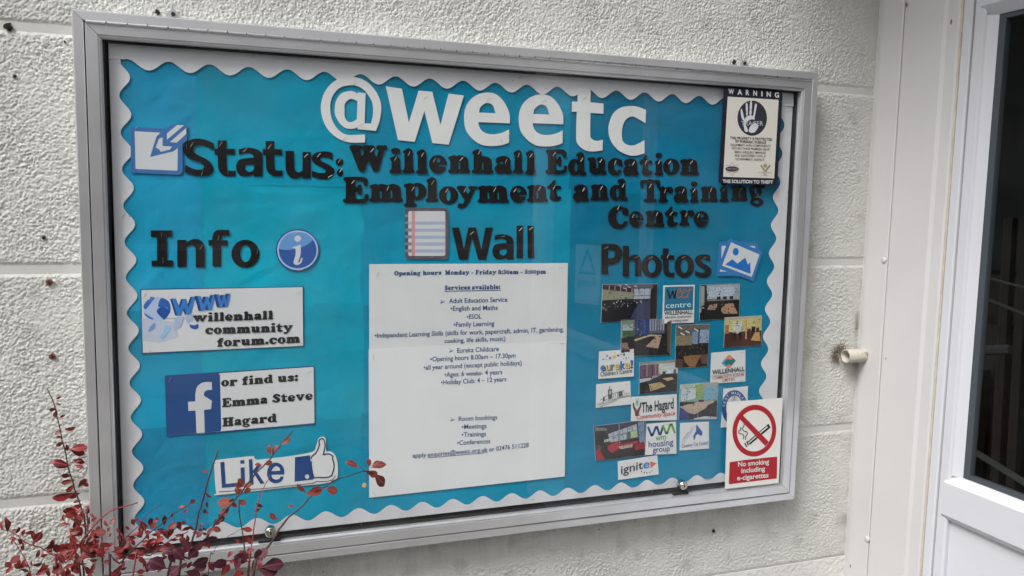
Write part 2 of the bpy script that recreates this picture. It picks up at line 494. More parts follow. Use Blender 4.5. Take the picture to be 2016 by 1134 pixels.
# piano hinge along the top: knuckles
hx = 0.020; kw = 0.0315; nk = int((BW - 0.048) / kw); kw = (BW - 0.040) / nk
hm = None
for k in range(nk):
    c = Vector((hx + (k + 0.5) * kw, -0.0578, TOP - 0.0190))
    if hm is None:
        mb = MB(); w = kw / 2 - 0.0010
        mb.tube([(c.x - w, c.y, c.z), (c.x + w, c.y, c.z)], 0.0031, 12)
        o = mb.build('hinge_knuckle', m_hinge, board, smooth=False, origin=c); hm = o
    else:
        o = hm.copy(); col.objects.link(o); o.parent = board; o.location = c - parent_world(board)
# locks at the bottom rail
for px, py in ((533, 1049), (1346, 956)):
    c = P(px, py, -0.062)
    mb = MB(); mb.tube([(c[0], -0.0480, c[2]), (c[0], -0.0625, c[2]), (c[0], -0.0640, c[2])], [0.0100, 0.0098, 0.0086], 22)
    lk = mb.build('lock', m_lock, board, smooth=False)
    mb = MB(); mb.tube([(c[0], -0.0641, c[2]), (c[0], -0.0652, c[2])], [0.0060, 0.0056], 18); mb.build('lock_barrel', m_lock, lk)
    mb = MB(); mb.box(c[0] - 0.0009, c[0] + 0.0009, -0.0656, -0.0650, c[2] - 0.0045, c[2] + 0.0005)
    mb.tube([(c[0], -0.0650, c[2] + 0.001), (c[0], -0.0657, c[2] + 0.001)], 0.0018, 10)
    mb.build('keyhole', m_hole, lk)
    mb = MB(); zb = TOP - BH + 0.0446
    mb.box(c[0] - 0.022, c[0] + 0.018, -0.0560, -0.0482, zb, zb + 0.0055, bev=0.001)
    mb.build('lock_plate', m_black, board)
# mounting lugs above the case
for px, py in ((341, 34), (1468, 129)):
    c = P(px, py, -0.02)
    mb = MB(); z = TOP
    vs = []; fs = []
    n = 12
    for yy in (-0.012, -0.015):
        for k in range(n + 1):
            a = math.pi * k / n
            vs.append((c[0] + 0.0135 * math.cos(a), yy, z - 0.001 + 0.0215 * math.sin(a)))
    fs = [tuple(range(n + 1, 2 * n + 2)), tuple(range(n, -1, -1))] + [(k, k + 1, n + 2 + k, n + 1 + k) for k in range(n)]
    lug = link('mounting_lug', vs, fs, m_alu, board)
    mb.tube([(c[0], -0.0155, z + 0.013), (c[0], -0.018, z + 0.013)], 0.0035, 10); mb.build('lug_screw', m_hole, lug)

# ------------------------------------------------------------------ teal backing paper
def teal_mat(name, c):
    return mat(name, c, 0.7, spec=0.22, noise=0.20, nscale=4.5, bump=0.85, bscale=11, bdist=0.006)
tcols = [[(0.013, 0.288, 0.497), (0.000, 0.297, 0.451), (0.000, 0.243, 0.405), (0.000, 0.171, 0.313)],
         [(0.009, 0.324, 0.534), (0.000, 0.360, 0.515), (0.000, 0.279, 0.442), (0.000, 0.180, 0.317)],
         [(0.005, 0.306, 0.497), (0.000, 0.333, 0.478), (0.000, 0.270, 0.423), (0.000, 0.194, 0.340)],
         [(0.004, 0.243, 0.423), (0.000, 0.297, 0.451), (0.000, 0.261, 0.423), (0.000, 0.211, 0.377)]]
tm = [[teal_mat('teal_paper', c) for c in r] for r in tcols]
YT = YP - 0.0012
xs = [0.060, float(P(398, 400, YT)[0]), float(P(716, 600, YT)[0]), float(P(1121, 500, YT)[0]), 1.441]
zs = [TOP - 0.062, float(P(450, 357, YT)[2]), float(P(650, 597, YT)[2]), float(P(660, 818, YT)[2]), TOP - BH + 0.066]
teal = empty('backing_paper', (0.75, YP, TOP - BH + 0.07),
             'creased teal backing paper pinned in overlapping sheets across the notice board', 'backing paper')
def wrinkle_field(n, m, seed):
    r = np.random.default_rng(seed)
    u, v = np.meshgrid(np.linspace(0, 1, n), np.linspace(0, 1, m))
    h = np.zeros_like(u)
    for _ in range(13):                                # soft creases: ridges along random lines
        a = r.uniform(-0.9, 0.9); cx, cy = r.uniform(0, 1, 2)
        d = (u - cx) * math.sin(a) + (v - cy) * math.cos(a) + 0.05 * np.sin(6 * u + r.uniform(0, 6))
        l = (u - cx) * math.cos(a) - (v - cy) * math.sin(a)
        w = r.uniform(0.012, 0.06)
        h += r.uniform(-1, 1) * np.exp(-(d / w) ** 2) * np.exp(-(l / r.uniform(0.2, 0.6)) ** 2)
    for k in range(5):
        f = r.uniform(2, 9, 2); ph = r.uniform(0, 6, 2)
        h += 0.22 * np.sin(f[0] * u * 2 + ph[0] + 1.5 * np.sin(f[1] * v + ph[1]))
    return h
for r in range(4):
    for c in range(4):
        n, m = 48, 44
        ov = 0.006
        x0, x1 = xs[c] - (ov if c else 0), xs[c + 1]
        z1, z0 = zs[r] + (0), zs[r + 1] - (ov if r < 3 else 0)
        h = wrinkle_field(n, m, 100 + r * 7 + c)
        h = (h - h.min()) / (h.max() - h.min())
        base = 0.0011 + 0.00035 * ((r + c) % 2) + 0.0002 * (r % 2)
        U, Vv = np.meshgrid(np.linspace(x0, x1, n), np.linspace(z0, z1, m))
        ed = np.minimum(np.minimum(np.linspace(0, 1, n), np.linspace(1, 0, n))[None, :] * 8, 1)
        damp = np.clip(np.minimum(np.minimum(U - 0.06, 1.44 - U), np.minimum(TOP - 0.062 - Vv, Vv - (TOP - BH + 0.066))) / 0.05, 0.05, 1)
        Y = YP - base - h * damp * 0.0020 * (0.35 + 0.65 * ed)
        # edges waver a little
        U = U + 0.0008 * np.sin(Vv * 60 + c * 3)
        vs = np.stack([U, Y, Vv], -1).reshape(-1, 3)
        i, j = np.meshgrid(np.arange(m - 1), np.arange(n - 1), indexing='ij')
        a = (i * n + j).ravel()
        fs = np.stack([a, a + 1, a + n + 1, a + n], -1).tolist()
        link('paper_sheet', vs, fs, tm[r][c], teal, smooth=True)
YS = YP - 0.0034         # plane of things pinned on top of the paper

# ------------------------------------------------------------------ scalloped border
bord = empty('scalloped_border', (0.75, YP, TOP - BH + 0.07),
             'pale grey scalloped card border strips stapled round the teal paper', 'border')
def border_side(pts_out, pts_in, name='border_strip', dy=0.0):
    n = len(pts_out)
    vs = []
    for (x, z) in pts_out: vs.append((x, YS + 0.0012 + dy, z))
    for (x, z) in pts_in: vs.append((x, YS - 0.0010 + dy, z))
    for (x, z) in pts_in: vs.append((x, YS - 0.0004 + dy, z))
    fs = []
    for i in range(n - 1):
        fs.append((i, i + 1, n + i + 1, n + i))
        fs.append((n + i, n + i + 1, 2 * n + i + 1, 2 * n + i))
    return link(name, vs, fs, m_border, bord, smooth=False)
def line_pts(pa, pb, pxl, N, amp, per, phase, inward):
    """scalloped line between two photo points on the paper plane, bumps along the inward normal"""
    A = P(pa[0], pa[1], YS); B = P(pb[0], pb[1], YS)
    A = np.array([A[0], A[2]]); B = np.array([B[0], B[2]])
    L = np.linalg.norm(B - A); t = (B - A) / L; nn = np.array(inward)
    out = []
    for i in range(N + 1):
        s = L * i / N
        out.append(tuple(A + t * s + nn * amp * math.sin(2 * math.pi * s / per + phase)))
    return out
N = 420
TLp, TRp, BRp, BLp = (244, 126), (1541, 207), (1489, 930), (276, 1050)
top_in = line_pts(TLp, TRp, None, N, 0.0085, 0.0662, -math.pi * 0.65, (0, -1))
bot_in = line_pts(BLp, BRp, None, N, 0.0075, 0.0640, 0.6, (0, 1))
lef_in = line_pts(TLp, BLp, None, N, 0.0088, 0.0625, -math.pi * 0.2, (1, 0))
rig_in = line_pts(TRp, BRp, None, N, 0.0085, 0.0640, 0.3, (-1, 0))
xl, xr, zt, zb = 0.0515, BW - 0.0495, TOP - 0.0475, TOP - BH + 0.0545
top_in = [(xl, top_in[0][1])] + top_in + [(xr, top_in[-1][1])]
bot_in = [(xl, bot_in[0][1])] + bot_in + [(xr, bot_in[-1][1])]
lef_in = [(lef_in[0][0], zt - 0.01)] + lef_in + [(lef_in[-1][0], zb + 0.01)]
rig_in = [(rig_in[0][0], zt - 0.01)] + rig_in + [(rig_in[-1][0], zb + 0.01)]
border_side([(x, zt) for x, z in top_in], top_in)
border_side([(x, zb) for x, z in bot_in], bot_in)
border_side([(xl, z) for x, z in lef_in], lef_in, dy=0.0004)
border_side([(xr, z) for x, z in rig_in], rig_in, dy=0.0004)

# ------------------------------------------------------------------ flat shapes cut from paper (curves filled to meshes)
def catmull(pts):
    """closed outline; points with a third value are sharp corners"""
    n = len(pts); out = []
    for i in range(n):
        p0, p1, p2, p3 = pts[i - 1], pts[i], pts[(i + 1) % n], pts[(i + 2) % n]
        a = np.array(p1[:2], float); b = np.array(p2[:2], float)
        out.append(tuple(a))
        s1, s2 = len(p1) > 2, len(p2) > 2
        if s1 and s2: continue
        m1 = (b - a) if s1 else (b - np.array(p0[:2])) / 2
        m2 = (b - a) if s2 else (np.array(p3[:2]) - a) / 2
        for k in (1, 2, 3, 4):
            t = k / 5
            out.append(tuple((2*t**3 - 3*t**2 + 1) * a + (t**3 - 2*t**2 + t) * m1 + (-2*t**3 + 3*t**2) * b + (t**3 - t**2) * m2))
    return out

def ell(cx, cy, rx, ry, n=28, rot=0.0, a0=0.0):
    return [(cx + rx * math.cos(a0 + 2*math.pi*k/n) * math.cos(rot) - ry * math.sin(a0 + 2*math.pi*k/n) * math.sin(rot),
             cy + rx * math.cos(a0 + 2*math.pi*k/n) * math.sin(rot) + ry * math.sin(a0 + 2*math.pi*k/n) * math.cos(rot)) for k in range(n)]

def fill(outlines, thick=True):
    """list of closed outlines (even-odd) -> (verts Nx2, depth 0..1, faces)"""
    c = bpy.data.curves.new('tmp', 'CURVE'); c.dimensions = '2D'; c.fill_mode = 'BOTH'
    c.extrude = 0.5 if thick else 0.0
    for pl in outlines:
        s = c.splines.new('POLY'); s.points.add(len(pl) - 1)
        s.points.foreach_set('co', [q for p in pl for q in (p[0], p[1], 0, 1)])
        s.use_cyclic_u = True
    o = bpy.data.objects.new('tmp', c)
    me = bpy.data.meshes.new_from_object(o)
    v = np.empty(len(me.vertices) * 3); me.vertices.foreach_get('co', v); v = v.reshape(-1, 3)
    fs = [tuple(p.vertices) for p in me.polygons]
    bpy.data.objects.remove(o); bpy.data.curves.remove(c); bpy.data.meshes.remove(me)
    return v, fs

def cutout(name, outlines, Y, m, thick=0.0008, parent=None, fn=None):
    """outlines in photo pixels -> card of real thickness standing on the plane y = Y"""
    v, fs = fill(outlines)
    W = []
    for x, y, z in v:
        if fn: x, y = fn(x, y)
        W.append(P(x, y, Y - (z + 0.5) * thick))
    return link(name, W, fs, m, parent)

_text_cache = {}
def text_shape(body, off=0.0):
    key = (body, off)
    if key not in _text_cache:
        c = bpy.data.curves.new('tmp', 'FONT'); c.body = body; c.offset = off; c.size = 1; c.resolution_u = 3
        o = bpy.data.objects.new('tmp', c)
        me = bpy.data.meshes.new_from_object(o)
        v = np.empty(len(me.vertices) * 3); me.vertices.foreach_get('co', v); v = v.reshape(-1, 3)[:, :2]
        fs = [tuple(p.vertices) for p in me.polygons]
        bpy.data.objects.remove(o); bpy.data.curves.remove(c); bpy.data.meshes.remove(me)
        _text_cache[key] = (v, fs)
    return _text_cache[key]

def sans(body, a, b, cap, Y, m, parent, off=0.0, up=(0.0, -1.0), name='text_line', shear=0.0, colr=None):
    """a line of humanist sans type from baseline pixel a to b, capital height cap (pixels)"""
    v, fs = text_shape(body, off)
    if len(v) == 0: return
    x0, x1 = v[:, 0].min(), v[:, 0].max()
    a = np.array(a, float); b = np.array(b, float); up = np.array(up, float)
    W = []
    for x, y in v:
        t = (x + shear * y - x0) / (x1 - x0)
        q = a + (b - a) * t + up * (y / 0.68 * cap)
        W.append(P(q[0], q[1], Y))
    if colr: return link(name, W, fs, m_print, parent, fcol=[colr] * len(fs))
    return link(name, W, fs, m, parent)

# ------------------------------------------------------------------ a fat soft-serif alphabet drawn as strokes
G = {
'l': (48, 'S25,17,17 25,84,16|S7,7,7 41,7,7|S10,86,7 25,92,8'),
'i': (48, 'S25,17,17 25,54,16|S7,7,7 41,7,7|S9,58,7 25,63,8|E24,91,18,12'),
'n': (90, 'S25,17,17 25,52,16|S66,17,17 65,48,17|S30,52,10 48,60,12 62,52,16|S7,7,7 40,7,7|S52,7,7 83,7,7|S8,60,7 25,64,8'),
'h': (90, 'S25,17,17 25,84,16|S66,17,17 65,48,17|S30,52,10 48,60,12 62,52,16|S7,7,7 40,7,7|S52,7,7 83,7,7|S9,87,7 25,92,8'),
'm': (132, 'S25,17,17 25,52,16|S66,17,17 65,48,17|S107,17,17 106,48,17|S30,52,10 48,60,12 62,52,16|S72,52,10 90,60,12 103,52,16|S7,7,7 40,7,7|S51,7,7 80,7,7|S92,7,7 124,7,7|S8,60,7 25,64,8'),
'u': (90, 'S25,54,16 25,22,16|S25,20,16 42,12,12 58,22,12|S66,16,14 66,52,17|S8,64,7 30,64,7|S50,64,7 66,64,7|S66,9,9 82,7,7'),
'a': (70, 'S49,50,15 49,18,15|S50,10,10 63,9,8|S16,54,12 32,62,10 46,56,14|-E29,20,6,9|E22,20,22,20'),
'e': (74, 'E36,36,36,37|-E38,52,8,9|-S42,30,3 80,27,5'),
'd': (90, 'E33,35,33,36|-E39,35,7,21|S63,20,15 63,84,15|S46,88,7 61,92,8|S62,8,8 82,7,7'),
'o': (76, 'E38,36,38,37|-E38,36,8,23'),
'p': (90, 'S25,-14,15 25,52,16|S8,-22,7 44,-22,7|E54,35,34,37|-E50,35,7,22|S8,60,7 25,64,8'),
'b': (90, 'E54,35,34,37|-E50,35,7,22|S24,14,14 24,84,16|S8,87,7 24,92,8'),
'y': (92, 'S20,60,14 44,20,13|S72,60,9 46,8,10 32,-12,9 16,-14,12|S7,65,7 36,65,7|S58,65,7 84,65,7'),
'r': (80, 'S25,17,17 25,54,16|S7,7,7 44,7,7|S9,60,7 25,64,8|E62,55,15,15|S36,50,9 50,61,9'),
't': (60, 'S26,72,9 26,20,16|S6,62,8 52,62,8|S26,18,16 42,10,10 53,16,7|S12,70,5 30,90,6'),
'c': (76, 'E38,36,38,37|-E46,38,13,21|-S54,32,7 84,26,9|E60,55,15,13'),
's': (70, 'S56,54,12 34,63,9 18,53,12 36,38,13 53,22,14 34,9,9 12,17,11'),
'g': (76, 'E34,44,32,28|-E34,44,7,16|E38,-8,34,20|-E38,-8,15,7|S16,24,9 20,8,8|S58,62,8 74,64,8'),
'v': (88, 'S20,60,14 42,14,12|S68,60,9 44,12,11|S7,65,7 36,65,7|S56,65,7 80,65,7'),
'w': (130, 'S20,60,14 38,14,12|S58,60,12 40,14,11|S62,60,14 82,14,12|S110,60,9 84,12,11|S7,65,7 36,65,7|S50,65,7 76,65,7|S98,65,7 122,65,7'),
'f': (60, 'S26,17,16 26,72,16|S30,84,12 44,90,10 50,86,9|S6,62,8 46,62,8|S8,7,7 46,7,7'),
'E': (92, 'S28,18,17 28,82,17|S10,92,8 74,92,8 80,72,7|S40,52,8 58,52,8|S60,65,7 60,38,7|S8,8,8 74,8,8 84,28,7'),
'F': (88, 'S28,18,17 28,82,17|S10,92,8 72,92,8 78,72,7|S40,52,8 58,52,8|S60,65,7 60,38,7|S8,8,8 50,8,8'),
'W': (148, 'S24,84,17 48,18,14|S50,18,12 72,80,13|S76,82,17 102,18,14|S104,18,12 126,84,10|S8,92,8 44,92,8|S60,92,8 92,92,8|S112,92,8 140,92,8'),
'T': (100, 'S50,20,17 50,86,18|S12,92,8 88,92,8|S9,88,9 9,70,8|S91,88,9 91,70,8|S26,8,8 74,8,8'),
'C': (92, 'E46,50,46,51|-E56,52,19,33|-S70,48,12 110,40,14|E76,76,15,17'),
'S': (84, 'S68,78,12 42,91,10 22,74,14 42,54,15 62,32,17 42,10,10 14,24,13'),
'M': (124, 'S28,18,13 28,84,15|S30,86,14 62,26,11|S62,26,11 92,86,14|S98,18,16 96,82,16|S8,92,8 36,92,8|S88,92,8 116,92,8|S8,8,8 46,8,8|S76,8,8 118,8,8'),
'H': (108, 'S28,18,17 28,82,17|S80,18,17 80,82,17|S30,50,8 78,50,8|S8,8,8 48,8,8|S60,8,8 100,8,8|S8,92,8 48,92,8|S60,92,8 100,92,8'),
'O': (100, 'E50,50,50,51|-E50,50,14,34'),
'8': (76, 'E38,70,32,28|-E38,70,9,12|E38,28,37,29|-E38,28,10,13'),
'3': (72, 'S16,78,11 36,90,9 52,74,14 38,54,9|S38,54,9 54,30,15 34,9,9 12,20,12'),
'0': (76, 'E38,44,38,44|-E38,44,10,28'),
'5': (72, 'S20,88,8 64,90,9|S18,84,8 14,54,7|S22,54,9 44,52,14 50,28,16 30,9,9 12,18,12'),
':': (34, 'E17,16,16,16|E17,58,16,16'),
'.': (34, 'E17,16,16,16'),
'-': (50, 'S8,34,8 46,34,8'),
'k': (92, 'S25,17,17 25,84,16|S7,7,7 40,7,7|S10,87,7 25,92,8|S38,36,8 66,62,8|S40,40,12 70,14,13|S58,7,7 86,7,7'),
}
GR = 2.0
def glyph(ch):
    w, spec = G[ch]
    x = np.arange(-8, w + 12, GR); y = np.arange(-36, 112, GR)
    X, Y = np.meshgrid(x, y)
    D = np.full(X.shape, 1e3)
    for part in spec.split('|'):
        neg = part[0] == '-'
        if neg: part = part[1:]
        if part[0] == 'E':
            cx, cy, rx, ry = map(float, part[1:].split(','))
            k = np.sqrt(((X - cx) / rx) ** 2 + ((Y - cy) / ry) ** 2)
            g = np.sqrt(((X - cx) / rx ** 2) ** 2 + ((Y - cy) / ry ** 2) ** 2) + 1e-6
            d = k * (k - 1) / g
        else:
            pts = [tuple(map(float, q.split(','))) for q in part[1:].split()]
            if len(pts) > 2:                                      # smooth the stroke's spine
                q = []
                for i in range(len(pts) - 1):
                    p0 = np.array(pts[max(i-1, 0)]); p1 = np.array(pts[i]); p2 = np.array(pts[i+1]); p3 = np.array(pts[min(i+2, len(pts)-1)])
                    for t in (0, .25, .5, .75):
                        q.append(0.5 * (2*p1 + (p2-p0)*t + (2*p0-5*p1+4*p2-p3)*t*t + (3*p1-p0-3*p2+p3)*t**3))
                q.append(np.array(pts[-1])); pts = [tuple(z) for z in q]
            d = np.full(X.shape, 1e3)
            for (ax, ay, ar), (bx, by, br) in zip(pts[:-1], pts[1:]):
                l2 = (bx-ax)**2 + (by-ay)**2 + 1e-9
                t = np.clip(((X-ax)*(bx-ax) + (Y-ay)*(by-ay)) / l2, 0, 1)
                d = np.minimum(d, np.hypot(X - ax - t*(bx-ax), Y - ay - t*(by-ay)) - (ar + t*(br-ar)))
        if neg: D = np.maximum(D, -d)
        else:                                                     # soft union gives the bracketed serifs
            k = 5.0
            h = np.clip(0.5 + 0.5 * (D - d) / k, 0, 1)
            D = D * (1 - h) + d * h - k * h * (1 - h)
    return contour(D, x, y)

def contour(D, x, y):
    """marching squares at zero -> closed outlines"""
    segs = {}
    ny, nx_ = D.shape
    def ip(i, j, i2, j2):
        a, b = D[i, j], D[i2, j2]
        t = a / (a - b)
        return (x[j] + (x[j2] - x[j]) * t, y[i] + (y[i2] - y[i]) * t)
    for i in range(ny - 1):
        r0 = D[i] < 0; r1 = D[i + 1] < 0
        for j in np.nonzero((r0[:-1] != r0[1:]) | (r1[:-1] != r1[1:]) | (r0[:-1] != r1[:-1]))[0]:
            c = (r0[j], r0[j+1], r1[j+1], r1[j])
            E4 = {0: ((i, j), (i, j+1)), 1: ((i, j+1), (i+1, j+1)), 2: ((i+1, j), (i+1, j+1)), 3: ((i, j), (i+1, j))}
            cr = [k for k, (p, q) in enumerate(((0, 1), (1, 2), (3, 2), (0, 3))) if c[p] != c[q]]
            prs = [(cr[0], cr[1])] if len(cr) == 2 else [(0, 3), (1, 2)] if c[0] else [(0, 1), (2, 3)]
            for p, q in prs:
                a, b = E4[p], E4[q]
                segs.setdefault(a, []).append(b); segs.setdefault(b, []).append(a)
    out = []
    while segs:
        s = next(iter(segs)); cur = s; prev = None; loop = []
        while cur in segs:
            nb = segs.pop(cur)
            loop.append(ip(*cur[0], *cur[1]))
            nxt = [q for q in nb if q != prev and q in segs]
            prev, cur = cur, (nxt[0] if nxt else None)
            if cur is None: break
        if len(loop) > 5: out.append(loop)
    return out
_gc = {}
def gl(ch):
    if ch not in _gc:
        o = glyph(ch)
        pts = np.array([p for l in o for p in l])
        _gc[ch] = (o, pts.min(axis=0), pts.max(axis=0))
    return _gc[ch]

def serif_line(body, a, b, cap, Y, m, parent, name='text_line', up=(0.0, -1.0), off=0.0):
    """printed line in the soft serif face; all letters of the line in one flat piece"""
    a = np.array(a, float); b = np.array(b, float); up = np.array(up, float)
    x = 0; items = []
    for ch in body:
        if ch == ' ': x += 38; continue
        if ch == '\u2013': ch = '-'
        o, lo, hi = gl(ch)
        items.append((o, x - lo[0])); x += (hi[0] - lo[0]) + 4
    tot = x - 4
    V = []; FS = []
    for o, dx in items:
        v, fs = fill([l[::2] if len(l) > 24 else l for l in o], thick=False)
        n = len(V)
        for gx_, gy_, _z in v:
            q = a + (b - a) * ((gx_ + dx) / tot) + up * (gy_ / 100 * cap)
            V.append(P(q[0], q[1], Y))
        FS += [tuple(k + n for k in f) for f in fs]
    return link(name, V, FS, m, parent)

def staple(px, py, ang, parent, Y, ln=0.0095):
    c = P(px, py, Y)
    a = math.radians(ang); dx, dz = math.cos(a) * ln / 2, math.sin(a) * ln / 2
    mb = MB()
    mb.tube([(c[0]-dx, Y + 0.0012, c[2]-dz), (c[0]-dx, Y - 0.0005, c[2]-dz), (c[0]+dx, Y - 0.0005, c[2]+dz), (c[0]+dx, Y + 0.0012, c[2]+dz)], 0.00032, 4)
    return mb.build('staple', m_staple, parent)

ORD = ['first', 'second', 'third', 'fourth', 'fifth', 'sixth', 'seventh', 'eighth', 'ninth', 'tenth']
YL = YS - 0.0003

def z2p(org, k): return lambda x, y: (org[0] + x / k, org[1] + y / k)
z1 = z2p((620, 140), 5.9294); z2 = z2p((950, 150), 5.9294); z3 = z2p((350, 260), 5.9294)
z4 = z2p((670, 280), 5.6); z5 = z2p((1030, 290), 5.6); z6 = z2p((1180, 360), 5.4); z7 = z2p((280, 430), 5.6); z8 = z2p((780, 400), 6.72)

c1 = 1
SA = {
'@': (z1, [[(585,740,1),(585,832,1),(440,835),(320,810),(200,735),(115,620),(70,460),(85,320),(150,190),(260,100),(390,70),(510,80),(620,135),(710,235),(760,340),(775,440),(755,580),(712,697,1),(497,678,1),(500,655,1),(440,672),(360,665),(290,610),(240,520),(232,440),(250,340),(310,260),(410,232),(470,245),(497,270,1),(500,248,1),(592,258,1),(580,610,1),(655,612,1),(678,500),(672,380),(630,290),(560,210),(480,170),(400,165),(300,190),(225,260),(185,350),(180,470),(205,580),(270,680),(360,740),(470,745)],
           [(345,440),(350,380),(400,330),(450,330),(497,350,1),(490,560,1),(440,590),(390,592),(350,540)]]),
'w': (z1, [[(828,177,1),(1015,205,1),(1097,600,1),(1210,228,1),(1370,240,1),(1466,630,1),(1560,262,1),(1740,285,1),(1562,858,1),(1372,840,1),(1278,465,1),(1165,826,1),(970,805,1)]]),
'e': (z2, [[(943,562,1),(585,548,1),(600,610),(650,665),(740,687),(850,670),(935,632,1),(935,780,1),(850,810),(740,820),(620,805),(520,740),(445,640),(423,520),(435,400),(490,300),(580,235),(690,212),(790,235),(870,310),(925,410),(942,480)],
           [(592,440,1),(610,380),(660,338),(700,333),(750,360),(780,448,1)]]),
'T': (z2, [[(1112,150,1),(1150,136),(1190,133),(1262,155,1),(1260,305,1),(1412,318,1),(1412,438,1),(1260,428,1),(1258,680),(1275,730),(1330,755),(1405,742,1),(1400,865,1),(1290,878),(1190,860),(1110,790),(1092,700),(1100,415,1),(1042,415,1),(1043,295,1),(1108,298,1)]]),
'c': (z2, [[(1908,395,1),(1903,550,1),(1820,500),(1750,470),(1680,500),(1640,570),(1625,670),(1640,760),(1690,800),(1760,808),(1830,780),(1890,745,1),(1892,898,1),(1800,925),(1700,920),(1580,860),(1500,760),(1470,650),(1480,540),(1530,430),(1620,365),(1740,348),(1830,362)]]),
'S': (z3, [[(420,130,1),(420,215,1),(360,180),(290,155),(220,155),(178,185),(195,240),(260,280),(350,325),(405,390),(412,450),(370,500),(280,512),(180,500),(82,470,1),(88,380,1),(170,425),(250,440),(300,425),(300,385),(250,350),(160,320),(90,270),(62,200),(90,130),(150,90),(240,75),(340,95)]]),
't': (z3, [[(465,98,1),(570,98,1),(568,195,1),(668,197,1),(668,265,1),(570,262,1),(574,410),(600,450),(675,450,1),(672,512,1),(590,518),(520,495),(475,430),(465,262,1),(428,260,1),(430,192,1),(465,193,1)]]),
'a': (z3, [[(712,200,1),(800,183),(890,190),(965,225),(990,290),(988,515,1),(890,520,1),(885,495,1),(800,518),(720,500),(682,430),(690,360),(740,315),(888,298,1),(875,262),(840,245),(780,245),(712,262,1)],
           [(888,378,1),(888,430),(850,465),(800,450),(785,415),(800,385)]]),
'u': (z3, [[(1257,220,1),(1355,220,1),(1358,400),(1375,450),(1410,470),(1455,450,1),(1455,232,1),(1552,232,1),(1552,542,1),(1455,540,1),(1450,515,1),(1380,542),(1310,525),(1265,460),(1257,380)]]),
's': (z3, [[(1808,245,1),(1808,325,1),(1760,305),(1700,292),(1660,308),(1690,345),(1770,385),(1828,440),(1810,510),(1740,550),(1650,545),(1565,520,1),(1568,450,1),(1640,475),(1710,475),(1728,450),(1680,415),(1600,370),(1562,310),(1590,255),(1670,228),(1750,228)]]),
':': (z3, [ell(1888, 350, 46, 44), ell(1893, 475, 38, 46)]),
'I': (z7, [[(92,132,1),(330,132,1),(325,200,1),(268,200,1),(273,462,1),(340,462,1),(340,530,1),(103,530,1),(103,465,1),(163,463,1),(163,203,1),(95,203,1)]]),
'n': (z7, [[(385,237,1),(487,237,1),(487,265,1),(560,230),(630,235),(675,280),(688,340),(688,540,1),(590,540,1),(588,345),(560,300),(520,300),(488,325,1),(488,535,1),(387,535,1)]]),
'f': (z7, [[(730,237,1),(773,237,1),(775,190),(800,145),(850,125),(962,128,1),(960,190,1),(900,190),(875,205),(872,240,1),(942,240,1),(940,300,1),(870,300,1),(868,530,1),(775,530,1),(775,300,1),(732,300,1)]]),
'o': (z7, [ell(1138, 390, 155, 155), ell(1140, 388, 60, 92)]),
'W': (z8, [[(735,325,1),(832,322,1),(895,610,1),(955,322,1),(1055,322,1),(1127,610,1),(1180,322,1),(1278,322,1),(1190,747,1),(1085,745,1),(1003,450,1),(945,745,1),(832,745,1)]]),
'l': (z8, [[(1592,297,1),(1680,297,1),(1678,725,1),(1592,725,1)]]),
'L': (z8, [[(1735,297,1),(1822,297,1),(1828,725,1),(1740,725,1)]]),
'P': (z6, [[(22,652,1),(120,648),(200,665),(245,740),(215,830),(150,865),(90,868,1),(95,970,1),(22,970,1)], [(92,715,1),(140,715),(165,745),(160,785),(130,800),(92,802,1)]]),
'h': (z6, [[(250,670,1),(315,672,1),(315,790,1),(360,765),(410,770),(440,820),(443,990,1),(380,992,1),(378,850),(355,822),(316,840,1),(315,995,1),(248,995,1)]]),
'O': (z6, [ell(557, 885, 110, 122), ell(557, 885, 42, 72)]),
}
def sans_letter(key, m, thick, box=None, Y=YL):
    zf, outl = SA[key]
    outs = []
    for o in outl:
        p = catmull(o) if len(o[0]) > 2 or len(o) < 28 and any(len(q) > 2 for q in o) else o
        outs.append([zf(q[0], q[1]) for q in p])
    if box:
        al = np.array([q for o in outs for q in o]); lo, hi = al.min(0), al.max(0)
        outs = [[(box[0] + (x - lo[0]) / (hi[0] - lo[0]) * (box[2] - box[0]), box[1] + (y - lo[1]) / (hi[1] - lo[1]) * (box[3] - box[1])) for x, y in o] for o in outs]
    return cutout('paper_letter', outs, Y, m, thick)

def bx(zf, a, b, c, d):
    p = zf(a, b); q = zf(c, d)
    return (p[0], p[1], q[0], q[1])

def name_letter(o, ch, idx, word, colour, face, staples, grp):
    kind = 'capital ' if ch.isupper() else ''
    what = {'@': 'at sign @', ':': 'colon'}.get(ch, f'{kind}letter {ch}')
    tag(o, f'{colour} card {what} in {face}, {ORD[idx]} in the heading {word}', 'letter', grp)
    for (px, py, an) in staples: staple(px, py, an, o, YL - 0.0011)

G1 = 'big white card letters along the top'
big = [('@', '@', None, [z1(455, 152) + (38,), z1(540, 625) + (38,), z1(345, 782) + (38,)]), ('w', 'w', None, [z1(1290, 305) + (38,)]),
       ('e', 'e', (913.5, 182.0, 1003.8, 287.5), [(962, 196, 28), (987, 277, -70)]), ('e', 'e', None, [z2(720, 288) + (25,)]),
       ('t', 'T', None, [z2(1180, 262) + (32,), z2(1243, 828) + (85,)]), ('c', 'c', None, [z2(1725, 408) + (40,)])]
for i, (ch, k, b, st) in enumerate(big):
    o = sans_letter(k, m_white_card, 0.0009, b); name_letter(o, ch, i, '@weetc', 'white', 'plain bold', st, G1)
def word_sans(word, items, grp):
    for i, (ch, k, b, st) in enumerate(items):
        o = sans_letter(k, m_black_card, 0.0006, b); name_letter(o, ch, i, word, 'black', 'plain bold', st, grp)
G2 = 'black sans card letters of the headings'
